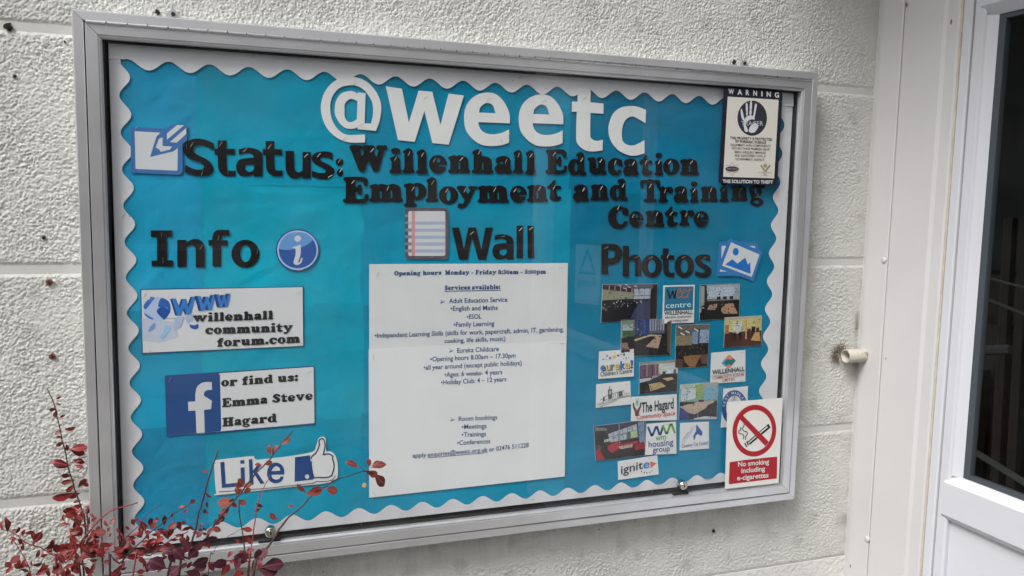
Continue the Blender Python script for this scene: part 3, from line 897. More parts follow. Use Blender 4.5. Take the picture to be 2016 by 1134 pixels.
word_sans('Status', [('S','S',None,[z3(165,145)+(58,), z3(285,475)+(75,), z3(103,165)+(95,)]), ('t','t',None,[z3(502,140)+(60,), z3(585,465)+(92,)]), ('a','a',None,[z3(785,212)+(50,)]),
                     ('t','t',bx(z3,990,105,1225,515),[z3(1070,170)+(55,)]), ('u','u',None,[z3(1498,275)+(42,)]), ('s','s',None,[z3(1648,268)+(50,), z3(1780,515)+(30,)]), (':',':',None,[z3(1887,335)+(60,), z3(1905,445)+(52,)])], G2)
word_sans('Info', [('I','I',None,[z7(215,180)+(83,), z7(230,462)+(90,)]), ('n','n',None,[z7(650,315)+(60,)]), ('f','f',None,[z7(840,213)+(73,)]), ('o','o',None,[z7(1268,362)+(80,)])], G2)
word_sans('Wall', [('W','W',None,[z8(1003,395)+(38,)]), ('a','a',bx(z8,1272,410,1555,747),[z8(1415,440)+(15,)]), ('l','l',None,[z8(1645,348)+(48,)]), ('l','L',None,[z8(1782,335)+(42,)])], G2)
word_sans('Photos', [('P','P',None,[z6(75,688)+(30,)]), ('h','h',None,[z6(398,788)+(25,)]), ('o','O',None,[z6(545,795)+(28,)]), ('t','t',bx(z6,652,697,800,1003),[z6(728,780)+(68,)]),
                     ('o','O',bx(z6,798,762,1008,1008),[z6(895,790)+(28,)]), ('s','s',bx(z6,1015,760,1192,1010),[z6(1112,802)+(30,)])], G2)
G3 = 'black serif card letters spelling the centre name'
serif = [('Willenhall', [('W',z4,98,28,520,325),('i',z4,540,62,678,345),('l',z4,682,65,818,342),('l',z4,832,78,967,350),('e',z4,978,140,1175,342),('n',z4,1188,142,1432,342),('h',z4,1447,78,1690,345),('a',z4,1700,150,1895,350),('l',z4,1900,85,2018,345),('l',z5,20,32,142,300)]),
         ('Education', [('E',z5,245,22,485,295),('d',z5,492,52,698,308),('u',z5,710,110,920,302),('c',z5,930,118,1097,310),('a',z5,1100,122,1275,312),('t',z5,1282,85,1425,312),('i',z5,1445,60,1545,312),('o',z5,1540,122,1725,302),('n',z5,1728,125,1938,308)]),
         ('Employment', [('E',z4,25,380,312,672),('m',z4,318,458,690,660),('p',z4,700,448,950,712),('l',z4,940,385,1082,660),('o',z4,1085,485,1300,685),('y',z4,1282,478,1512,732),('m',z4,1512,475,1858,668),('e',z4,1870,478,2056,668),('n',z5,40,412,272,605),('t',z5,262,360,420,595)]),
         ('and', [('a',z5,548,408,728,600),('n',z5,740,405,945,588),('d',z5,952,342,1152,588)]),
         ('Training', [('T',z5,1290,350,1512,605),('r',z5,1488,430,1655,608),('a',z5,1658,425,1822,612),('i',z5,1835,375,1935,612),('n',z6,1075,35,1262,205),('i',z6,1275,-25,1375,205),('n',z6,1400,30,1580,195),('g',z6,1597,20,1765,250)]),
         ('Centre', [('C',z5,935,645,1165,900),('e',z5,1165,705,1325,885),('n',z5,1345,695,1560,880),('t',z5,1560,650,1705,878),('r',z5,1722,688,1890,868),('e',z6,1005,300,1165,470)])]
for word, items in serif:
    for i, (ch, zf, x0, y0, x1, y1) in enumerate(items):
        b = bx(zf, x0, y0, x1, y1)
        outs, lo, hi = gl(ch)
        oo = [[(b[0] + (x - lo[0]) / (hi[0] - lo[0]) * (b[2] - b[0]), b[3] - (y - lo[1]) / (hi[1] - lo[1]) * (b[3] - b[1])) for x, y in l] for l in outs]
        o = cutout('paper_letter', oo, YL - random.uniform(0, 0.0004), m_black_card, 0.0006)
        fx, fy = {'l': (.55, .22), 'i': (.5, .42), 'd': (.75, .33), 'h': (.35, .12), 'W': (.6, .2), 'E': (.4, .2), 'T': (.5, .3), 'C': (.5, .08), 'o': (.4, .25), 'e': (.3, .28), 'g': (.5, .5),
                  'n': (.6, .22), 'm': (.55, .25), 'r': (.45, .3), 't': (.5, .35), 'a': (.65, .3), 'p': (.4, .25), 'y': (.4, .2), 'u': (.7, .2), 'c': (.5, .25)}[ch]
        name_letter(o, ch, i, word, 'black', 'fat soft serif',
                    [(b[0] + fx * (b[2]-b[0]), b[1] + fy * (b[3]-b[1]), random.uniform(45, 68))], G3)

# ------------------------------------------------------------------ printed sheets
def quad_sheet(name, q, Y, m, label, cat, group=None, curl=0.0008, seed=0, thick=0.0005, n=10):
    """a slightly buckled sheet of paper over four photo points (TL, TR, BR, BL)"""
    r = np.random.default_rng(seed)
    ph = r.uniform(0, 6, 4)
    C4 = [P(x, y, Y) for x, y in q]
    vs = []; fs = []
    for j in range(n + 1):
        for i in range(n + 1):
            u, v = i / n, j / n
            p = (C4[0] * (1-u) + C4[1] * u) * (1-v) + (C4[3] * (1-u) + C4[2] * u) * v
            p = p.copy()
            e_ = (abs(u - .5) * 2) ** 3 + (abs(v - .5) * 2) ** 3
            p[1] -= 0 * e_
            vs.append(p)
    k = (n + 1)
    for j in range(n):
        for i in range(n):
            fs.append((j*k+i, (j+1)*k+i, (j+1)*k+i+1, j*k+i+1))
    # edge skirt gives the sheet thickness and its contact shadow
    rim = [i for i in range(k)] + [j*k+n for j in range(1, k)] + [n*k+i for i in range(n-1, -1, -1)] + [j*k for j in range(n-1, 0, -1)]
    b0 = len(vs)
    for a in rim:
        p = vs[a].copy(); p[1] += thick; vs.append(p)
    L = len(rim)
    for a in range(L):
        b = (a + 1) % L
        fs.append((rim[a], rim[b], b0 + b, b0 + a))
    o = link(name, vs, fs, m)
    tag(o, label, cat, group)
    return o

class Print:
    """flat printed shapes in photo pixels, later ones lie on earlier ones"""
    def __init__(s, parent, Y, m=None, step=0.00004):
        s.p = parent; s.Y = Y; s.v = []; s.f = []; s.c = []; s.m = m or m_print; s.k = 0; s.step = step
    def poly(s, pts, c):
        c = c if len(c) == 4 else srgb(*c)
        s.k += 1; Y = s.Y - s.k * s.step
        n = len(s.v)
        s.v += [P(x, y, Y) for x, y in pts]
        s.f.append(tuple(range(n, n + len(pts)))); s.c.append(c)
        return s
    def shape(s, outlines, c):
        c = c if len(c) == 4 else srgb(*c)
        s.k += 1; Y = s.Y - s.k * s.step
        v, fs = fill(outlines, thick=False)
        n = len(s.v)
        s.v += [P(x, y, Y) for x, y, _ in v]
        s.f += [tuple(i + n for i in f) for f in fs]; s.c += [c] * len(fs)
        return s
    def line(s, pts, w, c):
        c = c if len(c) == 4 else srgb(*c)
        s.k += 1; Y = s.Y - s.k * s.step
        for (a, b) in zip(pts[:-1], pts[1:]):
            dx, dy = b[0] - a[0], b[1] - a[1]; L = math.hypot(dx, dy) + 1e-9
            ox, oy = -dy / L * w / 2, dx / L * w / 2
            ex, ey = dx / L * w * 0.3, dy / L * w * 0.3
            n = len(s.v)
            s.v += [P(x, y, Y) for x, y in ((a[0]+ox-ex, a[1]+oy-ey), (b[0]+ox+ex, b[1]+oy+ey), (b[0]-ox+ex, b[1]-oy+ey), (a[0]-ox-ex, a[1]-oy-ey))]
            s.f.append((n, n+1, n+2, n+3)); s.c.append(c)
        return s
    def done(s, name='printed_picture'):
        return link(name, s.v, s.f, s.m, s.p, fcol=s.c)

YQ = YS - 0.0009            # front of a pinned sheet
def ink(Y=YQ): return Y - 0.0003

# --- opening hours, two sheets one over the other
m_paper2 = mat('whiter_paper', (0.76, 0.765, 0.775), 0.65, noise=0.02, nscale=15, bump=0.12, bscale=50, bdist=0.0008)
up_ = quad_sheet('paper_notice', [(727, 520), (1118, 518), (1115, 700), (727, 712)], YQ + 0.0002, m_paper,
                 'white printed sheet of opening hours and services, the upper of the two in the middle', 'notice')
lo_ = quad_sheet('paper_notice', [(726, 688), (1115, 671), (1112, 938), (727, 980)], YQ - 0.0010, m_paper2,
                 'white printed sheet on childcare and room bookings, below the opening hours sheet', 'notice')
Yi = ink()
serif_line('Opening hours', (776, 542.5), (869, 541), 9, Yi, m_blue_ink, up_)
serif_line('Monday \u2013 Friday 8:30am \u2013 5:00pm', (876, 541), (1075, 539), 9, Yi, m_blue_ink, up_)
serif_line('Services available:', (875, 571), (985, 569), 9, Yi, m_blue_ink, up_)
pr = Print(up_, Yi); pr.line([(875, 573.5), (985, 571.3)], 1.2, (30, 50, 100)); pr.done('underline')
def T(body, a, b, cap, par, bold=0.0, Y=None):
    return sans(body, a, b, cap, Yi if Y is None else Y, m_blue_ink, par, off=bold)
T('\u27A2', (866, 598), (876, 598), 9, up_); T('Adult Education Service', (884, 597), (999, 594), 9, up_, 0.012)
T('\u2022English and Maths', (887, 612), (980, 610), 9, up_, 0.012)
T('\u2022ESOL', (919, 628), (948, 627), 8.5, up_, 0.012)
T('\u2022Family Learning', (893, 643.5), (973, 641), 9, up_, 0.012)
T('\u2022Independent Learning Skills (skills for work, papercraft, admin, IT, gardening,', (738, 665), (1110, 652.5), 9, up_, 0.012)
T('cooking, life skills, music)', (875, 675.5), (995, 670.5), 8.5, up_, 0.012)
Yj = ink() - 0.0012
T('\u27A2', (884, 694.5), (893, 694.5), 9, lo_, Y=Yj); T('Eureka Childcare', (900, 694.5), (982, 691), 9, lo_, 0.010, Yj)
T('\u2022Opening hours 8.00am \u2013 17.30pm', (847, 711.5), (1015, 704), 9, lo_, 0.010, Yj)
T('\u2022all year around (except public holidays)', (834, 728), (1027, 718.5), 9, lo_, 0.010, Yj)
T('\u2022Ages: 6 weeks- 4 years', (875, 742), (989, 736.5), 9, lo_, 0.010, Yj)
T('\u2022Holiday Club: 4 \u2013 12 years', (868, 757.5), (997, 750.5), 9, lo_, 0.010, Yj)
T('\u27A2', (886, 830), (896, 830), 9, lo_, Y=Yj); T('Room bookings', (903, 829), (979, 825.5), 9, lo_, 0.010, Yj)
T('\u2022Meetings', (909, 845), (958, 842.5), 9, lo_, 0.010, Yj)
T('\u2022Trainings', (909, 860.5), (957, 858), 9, lo_, 0.010, Yj)
T('\u2022Conferences', (900, 876.5), (965, 872.5), 9, lo_, 0.010, Yj)
T('apply', (812, 901), (839, 899.5), 8.5, lo_, 0.010, Yj)
T('enquiries@weetc.org.uk', (842, 899.5), (960, 889), 8.5, lo_, 0.010, Yj)
T('or 02476 511228', (963, 889), (1041, 880), 8.5, lo_, 0.010, Yj)
pr = Print(lo_, Yj); pr.line([(842, 901.5), (960, 891)], 0.9, (30, 50, 110)); pr.done('underline')
for px, py, an, o in ((743, 539, 60, up_), (1105, 527, 3, up_), (1107, 676, 3, lo_), (735, 704, 88, lo_), (737, 972, -55, lo_), (1106, 929, 40, lo_)):
    staple(px, py, an, o, YQ - 0.001)

# --- website sheet
m_blue_card = mat('blue_backing_card', (0.012, 0.075, 0.21), 0.55, noise=0.08, nscale=20)
www = quad_sheet('website_sheet', [(276, 569), (598, 564), (598, 681), (279, 697)], YQ + 0.0003, m_blue_card,
                 'white web address sheet with a globe and blue edge, under the Info heading', 'poster')
pr = Print(www, YQ - 0.0002)
k5 = lambda x, y: (260 + x / 5.6, 550 + y / 5.6)
def q5(l): return [k5(x, y) for x, y in l]
pr.poly(q5([(102, 118), (1880, 86), (1886, 732), (120, 810)]), (212, 212, 214))
pr.poly(q5([(106, 420), (460, 470), (520, 640), (300, 700), (115, 680)]), (188, 195, 212))
pr.shape([q5(ell(277, 325, 150, 133, 40))], (176, 192, 226))
pr.shape([q5(catmull([(330, 205), (400, 240), (425, 300), (420, 340), (380, 310), (340, 320), (290, 300), (300, 240)]))], (38, 96, 176))
pr.shape([q5(catmull([(290, 320), (360, 310), (420, 345), (395, 400), (355, 445), (325, 420), (275, 365)]))], (26, 78, 158))
pr.shape([q5(catmull([(125, 300), (150, 250), (180, 225), (250, 200), (215, 250), (185, 290), (150, 330)]))], (44, 104, 184))
pr.shape([q5(catmull([(135, 370), (180, 400), (245, 440), (200, 435), (150, 405)]))], (50, 104, 180))
pr.shape([q5([(200, 190), (240, 195), (215, 240), (190, 235)])], (70, 120, 190))
pr.line(q5([(370, 430), (500, 430), (590, 436), (650, 465)]), 0.6, (90, 110, 140))
pr.shape([q5(catmull([(640, 480), (700, 475), (732, 505), (725, 540), (680, 548), (640, 525)]))], (30, 80, 160))
pr.shape([q5(catmull([(638, 470), (690, 462), (720, 490), (680, 505), (640, 495)]))], (205, 215, 230))
# pale reflections on the printed floor
pr.shape([q5(catmull([(250, 480), (245, 540), (180, 575), (200, 520)]))], (110, 150, 205))
pr.shape([q5(catmull([(360, 510), (420, 520), (400, 580), (370, 620), (340, 655), (305, 630), (350, 580)]))], (150, 190, 222))
pr.poly(q5([(470, 420), (580, 405), (540, 520), (465, 560)]), (168, 182, 215))
pr.poly(q5([(590, 400), (680, 380), (670, 460), (600, 480)]), (172, 182, 205))
def www_W(x0, y0, x1, y1, dep, c, sl=0):
    w = x1 - x0
    base = [(0, 0), (.17, 0), (.33, .62), (.47, .08), (.60, .08), (.70, .62), (.86, 0), (1, 0), (.80, 1), (.62, 1), (.52, .55), (.38, 1), (.22, 1)]
    f = lambda u, v, d=0: (x0 + u * w + d, y0 + v * (y1 - y0) - u * sl * (1 - v * 0.5) - v * u * sl * 0.6)
    pr.shape([q5([f(u, v, -dep) for u, v in base])], (20, 56, 118))
    pr.shape([q5([f(u, v, -dep * .5) for u, v in base])], (26, 66, 134))
    pr.shape([q5([f(u, v) for u, v in base])], c)
www_W(440, 215, 700, 405, 22, (48, 122, 196), 25)
www_W(722, 185, 920, 350, 34, (52, 126, 200), 14)
www_W(935, 166, 1086, 312, 34, (50, 120, 196), 10)
pr.done()
Yw = YQ - 0.0012
serif_line('willenhall', k5(672, 470), k5(1556, 440), 17.5, Yw, m_ink, www)
serif_line('community', k5(806, 605), k5(1772, 575), 17.5, Yw, m_ink, www)
serif_line('forum.com', k5(935, 745), k5(1852, 697), 17.5, Yw, m_ink, www)
for x, y, an in ((140, 178, 62), (1832, 140, 30), (190, 805, 58), (1848, 708, 28)): staple(*k5(x, y), an, www, YQ - 0.001)

# --- social page sheet
k6 = lambda x, y: (310 + x / 6.109, 710 + y / 6.109)
def q6(l): return [k6(x, y) for x, y in l]
fb = quad_sheet('social_page_sheet', q6([(88, 180), (1886, 62), (1898, 766), (110, 915)]), YQ + 0.0003, m_blue_card,
                'sheet with a white f on a blue square and the words or find us', 'poster')
pr = Print(fb, YQ - 0.0002)
pr.poly(q6([(700, 155), (1878, 75), (1888, 750), (700, 860)]), (212, 212, 214))
pr.shape([q6([(92, 184), (740, 150), (752, 180), (768, 820), (755, 848), (112, 905)])], (22, 70, 130))
pr.shape([q6([(470, 878), (458, 600), (372, 605), (368, 495), (455, 490)] + catmull([(455, 490, 1), (455, 400, 1), (475, 320), (530, 270), (590, 257), (652, 258, 1), (655, 352, 1), (600, 355), (565, 380), (558, 420, 1), (558, 486, 1)])[1:-1] + [(655, 483), (645, 582), (560, 592), (570, 873)])], (206, 206, 208))
pr.line(q6([(125, 905), (760, 850), (1888, 756)]), 0.9, (70, 110, 170))
pr.done()
serif_line('or find us:', k6(765, 312), k6(1690, 245), 17, YQ - 0.0009, m_ink, fb)
serif_line('Emma Steve', k6(775, 562), k6(1868, 470), 17.5, YQ - 0.0009, m_ink, fb)
serif_line('Hagard', k6(780, 795), k6(1438, 738), 17.5, YQ - 0.0009, m_ink, fb)
staple(*k6(1812, 132), 28, fb, YQ - 0.001); staple(*k6(150, 228), 65, fb, YQ - 0.001)

# --- the like sign
k7 = lambda x, y: (400 + x / 5.3053, 840 + y / 5.3053)
def q7(l): return [k7(x, y) for x, y in l]
like = cutout('like_sign', [q7(catmull([(112, 350, 1), (500, 308), (530, 325), (560, 345, 1), (900, 308), (1140, 262), (1180, 200), (1205, 125), (1245, 105), (1280, 130), (1282, 240), (1290, 258, 1), (1340, 262), (1385, 310), (1406, 400), (1406, 500), (1380, 560), (1250, 595), (960, 625), (175, 712), (140, 690), (125, 600)]))],
             YL, m_white_card, 0.0009)
tag(like, 'white cut-out sign reading Like with a thumbs up hand beside it', 'sign')
pr = Print(like, YL - 0.0011)
NB = (22, 66, 126)
pr.shape([q7([(178, 372), (222, 366), (236, 598), (365, 584), (368, 625), (196, 640)])], NB)
pr.poly(q7([(386, 352), (430, 348), (432, 386), (389, 388)]), NB); pr.poly(q7([(390, 428), (432, 424), (438, 600), (396, 604)]), NB)
pr.poly(q7([(476, 342), (514, 338), (526, 604), (486, 610)]), NB)
pr.shape([q7([(510, 470), (572, 395), (614, 392), (556, 466), (640, 590), (600, 600), (530, 492)])], NB)
pr.shape([q7(catmull([(846, 500, 1), (712, 502, 1), (722, 535), (756, 552), (795, 545), (806, 522, 1), (842, 520, 1), (820, 565), (765, 590), (705, 575), (670, 520), (672, 450), (705, 392), (765, 375), (820, 400), (845, 450)])),
          q7(catmull([(712, 466, 1), (732, 430), (765, 412), (795, 430), (806, 458, 1)]))], NB)
pr.shape([q7([(958, 320), (1116, 298), (1126, 420), (1155, 550), (955, 574)])], NB)
pr.shape([q7(ell(1085, 522, 22, 24))], (205, 205, 205))
hand = catmull([(1128, 333), (1180, 270), (1212, 190), (1208, 150), (1235, 125), (1262, 140), (1272, 200), (1255, 292, 1), (1310, 285), (1350, 305), (1352, 340), (1365, 385), (1366, 430), (1355, 470), (1340, 510), (1290, 530), (1200, 530), (1150, 516)])
pr.line(q7(hand), 2.2, (24, 44, 104))
pr.line(q7([(165, 680), (350, 668), (700, 640), (1150, 590), (1180, 572), (1290, 572), (1350, 555), (1380, 515)]), 1.6, (110, 115, 125))
pr.done('printed_lettering')

# --- status icon
k4 = lambda x, y: (260 + x / 9.45, 240 + y / 9.45)
def q4(l): return [k4(x, y) for x, y in l]
m_iconblue = mat('icon_blue_print', (0.045, 0.16, 0.42), 0.55, noise=0.06, nscale=30)
icon = cutout('pencil_icon', [q4([(-28, 90), (625, 125), (730, 45), (1018, 58), (1022, 345), (935, 410), (945, 920), (890, 985), (-25, 945)])], YL, m_iconblue, 0.0009)
tag(icon, 'blue and white pencil and paper icon left of the word Status', 'icon')
pr = Print(icon, YL - 0.0011)
WH = (206, 208, 212)
pr.poly(q4([(48, 172), (530, 200), (455, 270), (340, 660), (850, 905), (62, 872)]), WH)
pr.v = []; pr.f = []; pr.c = []
pr.shape([q4([(48, 172), (530, 200), (455, 270), (335, 655), (770, 548), (850, 485), (845, 908), (65, 875)])], WH)
pr.shape([q4([(565, 285), (568, 448), (742, 458), (705, 515), (530, 556), (505, 510), (440, 478), (497, 320)])], WH)
pr.shape([q4([(648, 215), (835, 58), (968, 62), (650, 330)])], WH)
pr.shape([q4([(703, 375), (1008, 110), (1008, 225), (828, 387)])], WH)
pr.done('printed_icon')
staple(*k4(85, 105), 55, icon, YL - 0.001)

# --- info disc
kk7 = z7
disc = cutout('info_badge', [[kk7(x, y) for x, y in ell(1712, 350, 240, 232, 48)]], YL, mat('badge_blue_edge', (0.02, 0.085, 0.25), 0.35), 0.0010)
tag(disc, 'round blue badge with an italic letter i beside the word Info', 'badge')
pr = Print(disc, YL - 0.0012)
def q8(l): return [kk7(x, y) for x, y in l]
pr.shape([q8(ell(1714, 350, 226, 218, 48))], (168, 192, 226))
pr.shape([q8(ell(1714, 350, 208, 200, 48))], (28, 82, 160))
pr.shape([q8(catmull([(1508, 335, 1), (1530, 250), (1600, 175), (1700, 150), (1800, 165), (1870, 215), (1890, 235, 1), (1800, 300), (1690, 335), (1580, 348)]))], (98, 150, 208))
pr.shape([q8(ell(1714, 222, 36, 34))], (206, 208, 212))
pr.shape([q8(catmull([(1655, 318, 1), (1700, 305), (1748, 290, 1), (1745, 400), (1720, 480), (1735, 480), (1755, 435, 1), (1770, 438, 1), (1755, 485), (1715, 512), (1680, 505), (1668, 480), (1690, 400), (1688, 335), (1660, 328, 1)]))], (206, 208, 212))
pr.done('printed_icon')
staple(*q8([(1682, 166)])[0], 28, disc, YL - 0.001); staple(*q8([(1745, 568)])[0], 15, disc, YL - 0.001)

# --- notebook icon
def rrect(x0, y0, x1, y1, r, n=5):
    o = []
    for cx, cy, a in ((x1-r, y0+r, -90), (x1-r, y1-r, 0), (x0+r, y1-r, 90), (x0+r, y0+r, 180)):
        for k in range(n + 1):
            t = math.radians(a + 90 * k / n); o.append((cx + r * math.cos(t), cy + r * math.sin(t)))
    return o
def q9(l): return [z8(x, y) for x, y in l]
nb = cutout('notebook_icon', [q9(rrect(114, 62, 692, 745, 55))], YL, mat('notebook_dark_print', (0.10, 0.095, 0.12), 0.5, noise=0.15, nscale=40), 0.0010)
tag(nb, 'dark edged lined notebook icon left of the word Wall', 'icon')
pr = Print(nb, YL - 0.0012)
pr.shape([q9(rrect(160, 105, 650, 698, 24))], (205, 205, 208))
for k, y in enumerate((243, 337, 430, 520, 610)): pr.poly(q9([(165, y), (645, y), (645, y + 42), (165, y + 42)]), (166, 176, 200))
pr.poly(q9([(205, 106), (248, 106), (248, 697), (205, 697)]), (206, 146, 142))
for y in (148, 240, 335, 425, 518, 612): pr.poly(q9([(118, y), (205 if y > 300 else 160, y), (205 if y > 300 else 160, y + 38), (118, y + 38)]), (122, 132, 152))
pr.done('printed_icon')
staple(*q9([(400, 90)])[0], 2, nb, YL - 0.001); staple(*q9([(470, 715)])[0], 8, nb, YL - 0.001)

# --- photos icon
def q10(l): return [z6(x, y) for x, y in l]
ph = cutout('picture_icon', [q10([(1272, 628), (1360, 622), (1388, 588), (1490, 628), (1680, 630), (1695, 700), (1738, 738), (1640, 1046), (1490, 992), (1245, 990), (1252, 880)])], YL, mat('picture_icon_blue', (0.030, 0.19, 0.48), 0.5, noise=0.05, nscale=30), 0.0012)
tag(ph, 'blue icon of two stacked pictures right of the word Photos', 'icon')
pr = Print(ph, YL - 0.0014)
pr.shape([q10([(1400, 632), (1702, 762), (1620, 1000), (1305, 880)])], WH)
pr.shape([q10(ell(1450, 732, 32, 40))], (26, 108, 188))
pr.shape([q10([(1338, 868), (1412, 812), (1468, 858), (1550, 795), (1580, 870), (1605, 840), (1608, 968)])], (26, 108, 188))
pr.poly(q10([(1300, 668), (1348, 670), (1296, 806)]), WH); pr.poly(q10([(1283, 920), (1360, 942), (1280, 945)]), WH)
pr.poly(q10([(1590, 672), (1655, 672), (1655, 696)]), WH)
pr.done('printed_icon')

# ------------------------------------------------------------------ the cluster of photographs and logos
GP = 'small photographs pinned under the Photos heading'
GLG = 'small logo cards pinned among the photographs'
def photo(q, label, draw, z=0.0, st=(0.88, 0.12, 30)):
    o = quad_sheet('photo_print', q, YQ - z, m_paper, label, 'photograph', GP, n=2)
    pr = Print(o, YQ - z - 0.0002, m_picture, 0.00002)
    TLq, TRq, BRq, BLq = [np.array(c, float) for c in q]
    def uv(u, v):
        u = (u - 0.02) / 0.96 * 0.992 + 0.004; v = (v - 0.02) / 0.96 * 0.992 + 0.004
        return tuple((TLq*(1-u) + TRq*u)*(1-v) + (BLq*(1-u) + BRq*u)*v)
    def R(pts, c): pr.shape([[uv(u, v) for u, v in pts]], c)
    def B(u0, v0, u1, v1, c): pr.poly([uv(u0, v0), uv(u1, v0), uv(u1, v1), uv(u0, v1)], c)
    def Ln(pts, w, c): pr.line([uv(u, v) for u, v in pts], w, c)
    draw(R, B, Ln)
    for k in range(70):                                       # small clutter of the pictured room
        u, v = rp.uniform(.03, .95), rp.uniform(.12, .93); w, h = rp.uniform(.008, .035), rp.uniform(.008, .03)
        g_ = rp.choice((18, 26, 34, 50, 70, 120 if v < .6 else 60, 165 if v < .45 else 40))
        B(u, v, min(u + w, .98), min(v + h, .98), (g_ + rp.randint(-6, 14), g_, g_ + rp.randint(-8, 12)))
    pr.done('printed_picture')
    if st: staple(*uv(st[0], st[1]), st[2], o, YQ - z - 0.0006, 0.008)
    return o
rp = random.Random(5)
def hall(R, B, Ln):
    B(.02, .02, .98, .98, (24, 23, 30)); R([(.02,.02),(.98,.02),(.85,.12),(.56,.14),(.02,.05)], (92, 92, 112))
    R([(.02,.02),(.56,.13),(.56,.24),(.02,.12)], (70, 36, 44)); R([(.02,.14),(.56,.24),(.56,.4),(.02,.42)], (150, 150, 128))
    for k in range(5): B(.13+.1*k, .05+.02*k, .145+.1*k, .16+.02*k, (170,165,165))
    for u, v in ((.3,.03),(.38,.1),(.46,.07),(.41,.01),(.57,.05)): R([(u,v),(u+.05,v+.02),(u+.05,v+.05),(u,v+.02)], (210,210,215))
    B(.57, .14, .86, .41, (178, 184, 202))
    for k in range(1,4): Ln([(.57+.09*k,.12),(.57+.09*k,.42)], .7, (90,95,115))
    B(.57,.32,.86,.335,(80,85,105))
    R([(.72,.46),(.86,.46),(.87,.98),(.5,.98),(.6,.66)], (62, 58, 92)); B(.9,.05,.98,.95,(46,38,38))
    for k in range(60):
        u = rp.uniform(.04,.72); v = rp.uniform(.42,.62 - .12*(u>.55)); s = rp.uniform(.008,.02)
        B(u, v, u+s, v+s*1.8, rp.choice([(170,165,175),(70,60,70),(110,90,100),(30,28,34),(200,200,205)]))
    R([(.02,.55),(.12,.66),(.1,.7),(.02,.62)], (120,112,110))
def comp(R, B, Ln):
    B(.02,.02,.98,.98,(20,20,24)); R([(.18,.03),(.98,.03),(.98,.45),(.2,.42)], (165,180,188)); B(.24,.1,.84,.36,(186,200,216))
    R([(.03,.05),(.13,.06),(.13,.56),(.03,.62)], (150,160,160)); B(.14,.3,.2,.5,(36,38,46)); R([(.86,.08),(.98,.02),(.98,.45),(.86,.4)], (158,170,184))
    for u in (.43,.58,.74): B(u,.36,u+.09,.5,(14,20,34))
    B(.2,.44,.98,.47,(140,130,120)); R([(.25,.58),(.45,.55),(.42,.72),(.2,.7)], (176,140,116)); R([(.64,.57),(.83,.56),(.95,.86),(.6,.84),(.52,.72)], (184,146,118))
    R([(.02,.64),(.1,.62),(.2,.72),(.02,.78)], (170,150,140))
    for k in range(14): B(*(lambda u,v:(u,v,u+.03,v+.03))(rp.uniform(.3,.85), rp.uniform(.56,.8)), (30,28,30))
    B(.06,.66,.2,.85,(10,10,14)); B(.4,.66,.54,.88,(10,10,14))
def tables(R, B, Ln):
    B(.02,.02,.98,.98,(30,27,28)); R([(.02,.04),(.26,.02),(.26,.42),(.02,.5)], (120,140,130)); R([(.05,.15),(.24,.14),(.24,.34),(.05,.36)], (168,182,186))
    B(.05,.3,.26,.46,(66,96,62)); B(.28,.03,.56,.42,(36,60,116)); B(.35,.03,.38,.42,(20,34,74)); B(.45,.03,.48,.42,(60,92,150))
    B(.56,.02,.86,.4,(88,96,116)); 
    for k in range(6): B(.57+.05*k,.03,.595+.05*k,.32,(160,168,180))
    Ln([(.27,.02),(.27,.45)],1.2,(140,120,110)); Ln([(.73,.02),(.73,.4)],1.4,(120,110,110)); R([(.9,.1),(.98,.08),(.98,.95),(.92,.9)],(96,80,64))
    R([(.27,.54),(.58,.42),(.8,.44),(.8,.47),(.56,.47),(.29,.59)], (196,176,148)); R([(.7,.46),(.8,.46),(.74,.8),(.5,.74)], (186,158,134)); R([(.02,.62),(.14,.62),(.2,.85),(.02,.9)], (150,118,108))
def crowd(R, B, Ln):
    B(.02,.02,.98,.98,(26,21,20)); R([(.02,.02),(.98,.02),(.98,.12),(.5,.28),(.02,.27)], (104,98,92)); B(.02,.26,.5,.48,(140,128,100))
    for u,v in ((.08,.04),(.3,.14),(.15,.18),(.55,.1)): R([(u,v),(u+.12,v+.05),(u+.12,v+.08),(u,v+.03)], (220,220,222))
    B(.5,.18,.68,.46,(126,150,184)); B(.7,.14,.98,.44,(150,172,196)); B(.67,.12,.71,.5,(28,28,34))
    for k in range(70):
        u = rp.uniform(.03,.94); v = rp.uniform(.44,.72); s = rp.uniform(.02,.05)
        B(u, v, min(u+s,.98), v+s*.8, rp.choice([(16,14,14),(44,34,30),(70,56,44),(30,40,60),(96,82,66)]))
    R([(.25,.72),(.8,.7),(.7,.82),(.62,.97),(.45,.97),(.3,.85)], (150,106,64)); R([(.02,.76),(.25,.8),(.25,.97),(.02,.97)], (84,62,50)); R([(.75,.72),(.98,.68),(.98,.92),(.8,.9)],(110,76,56))
def yellowroom(R, B, Ln):
    B(.02,.02,.98,.98,(82,50,40)); B(.02,.02,.98,.5,(206,196,132)); R([(.02,.02),(.98,.02),(.98,.08),(.02,.12)], (190,176,160)); B(.24,.16,.46,.42,(214,214,206))
    B(.25,.22,.42,.235,(120,130,140)); B(.25,.3,.42,.315,(120,130,140)); B(.03,.26,.13,.55,(178,120,74)); B(.56,.12,.6,.75,(208,158,118))
    R([(.16,.44),(.56,.42),(.56,.48),(.32,.57),(.18,.49)], (206,204,196)); R([(.84,.5),(.92,.5),(.96,.84),(.7,.8)], (206,160,98))
    for u in (.2,.26,.3,.4,.44): B(u,.5,u+.03,.76,(44,32,34))
    B(.72,.36,.82,.54,(40,30,34)); B(.84,.4,.92,.55,(60,44,40)); B(.62,.42,.7,.52,(70,54,50))
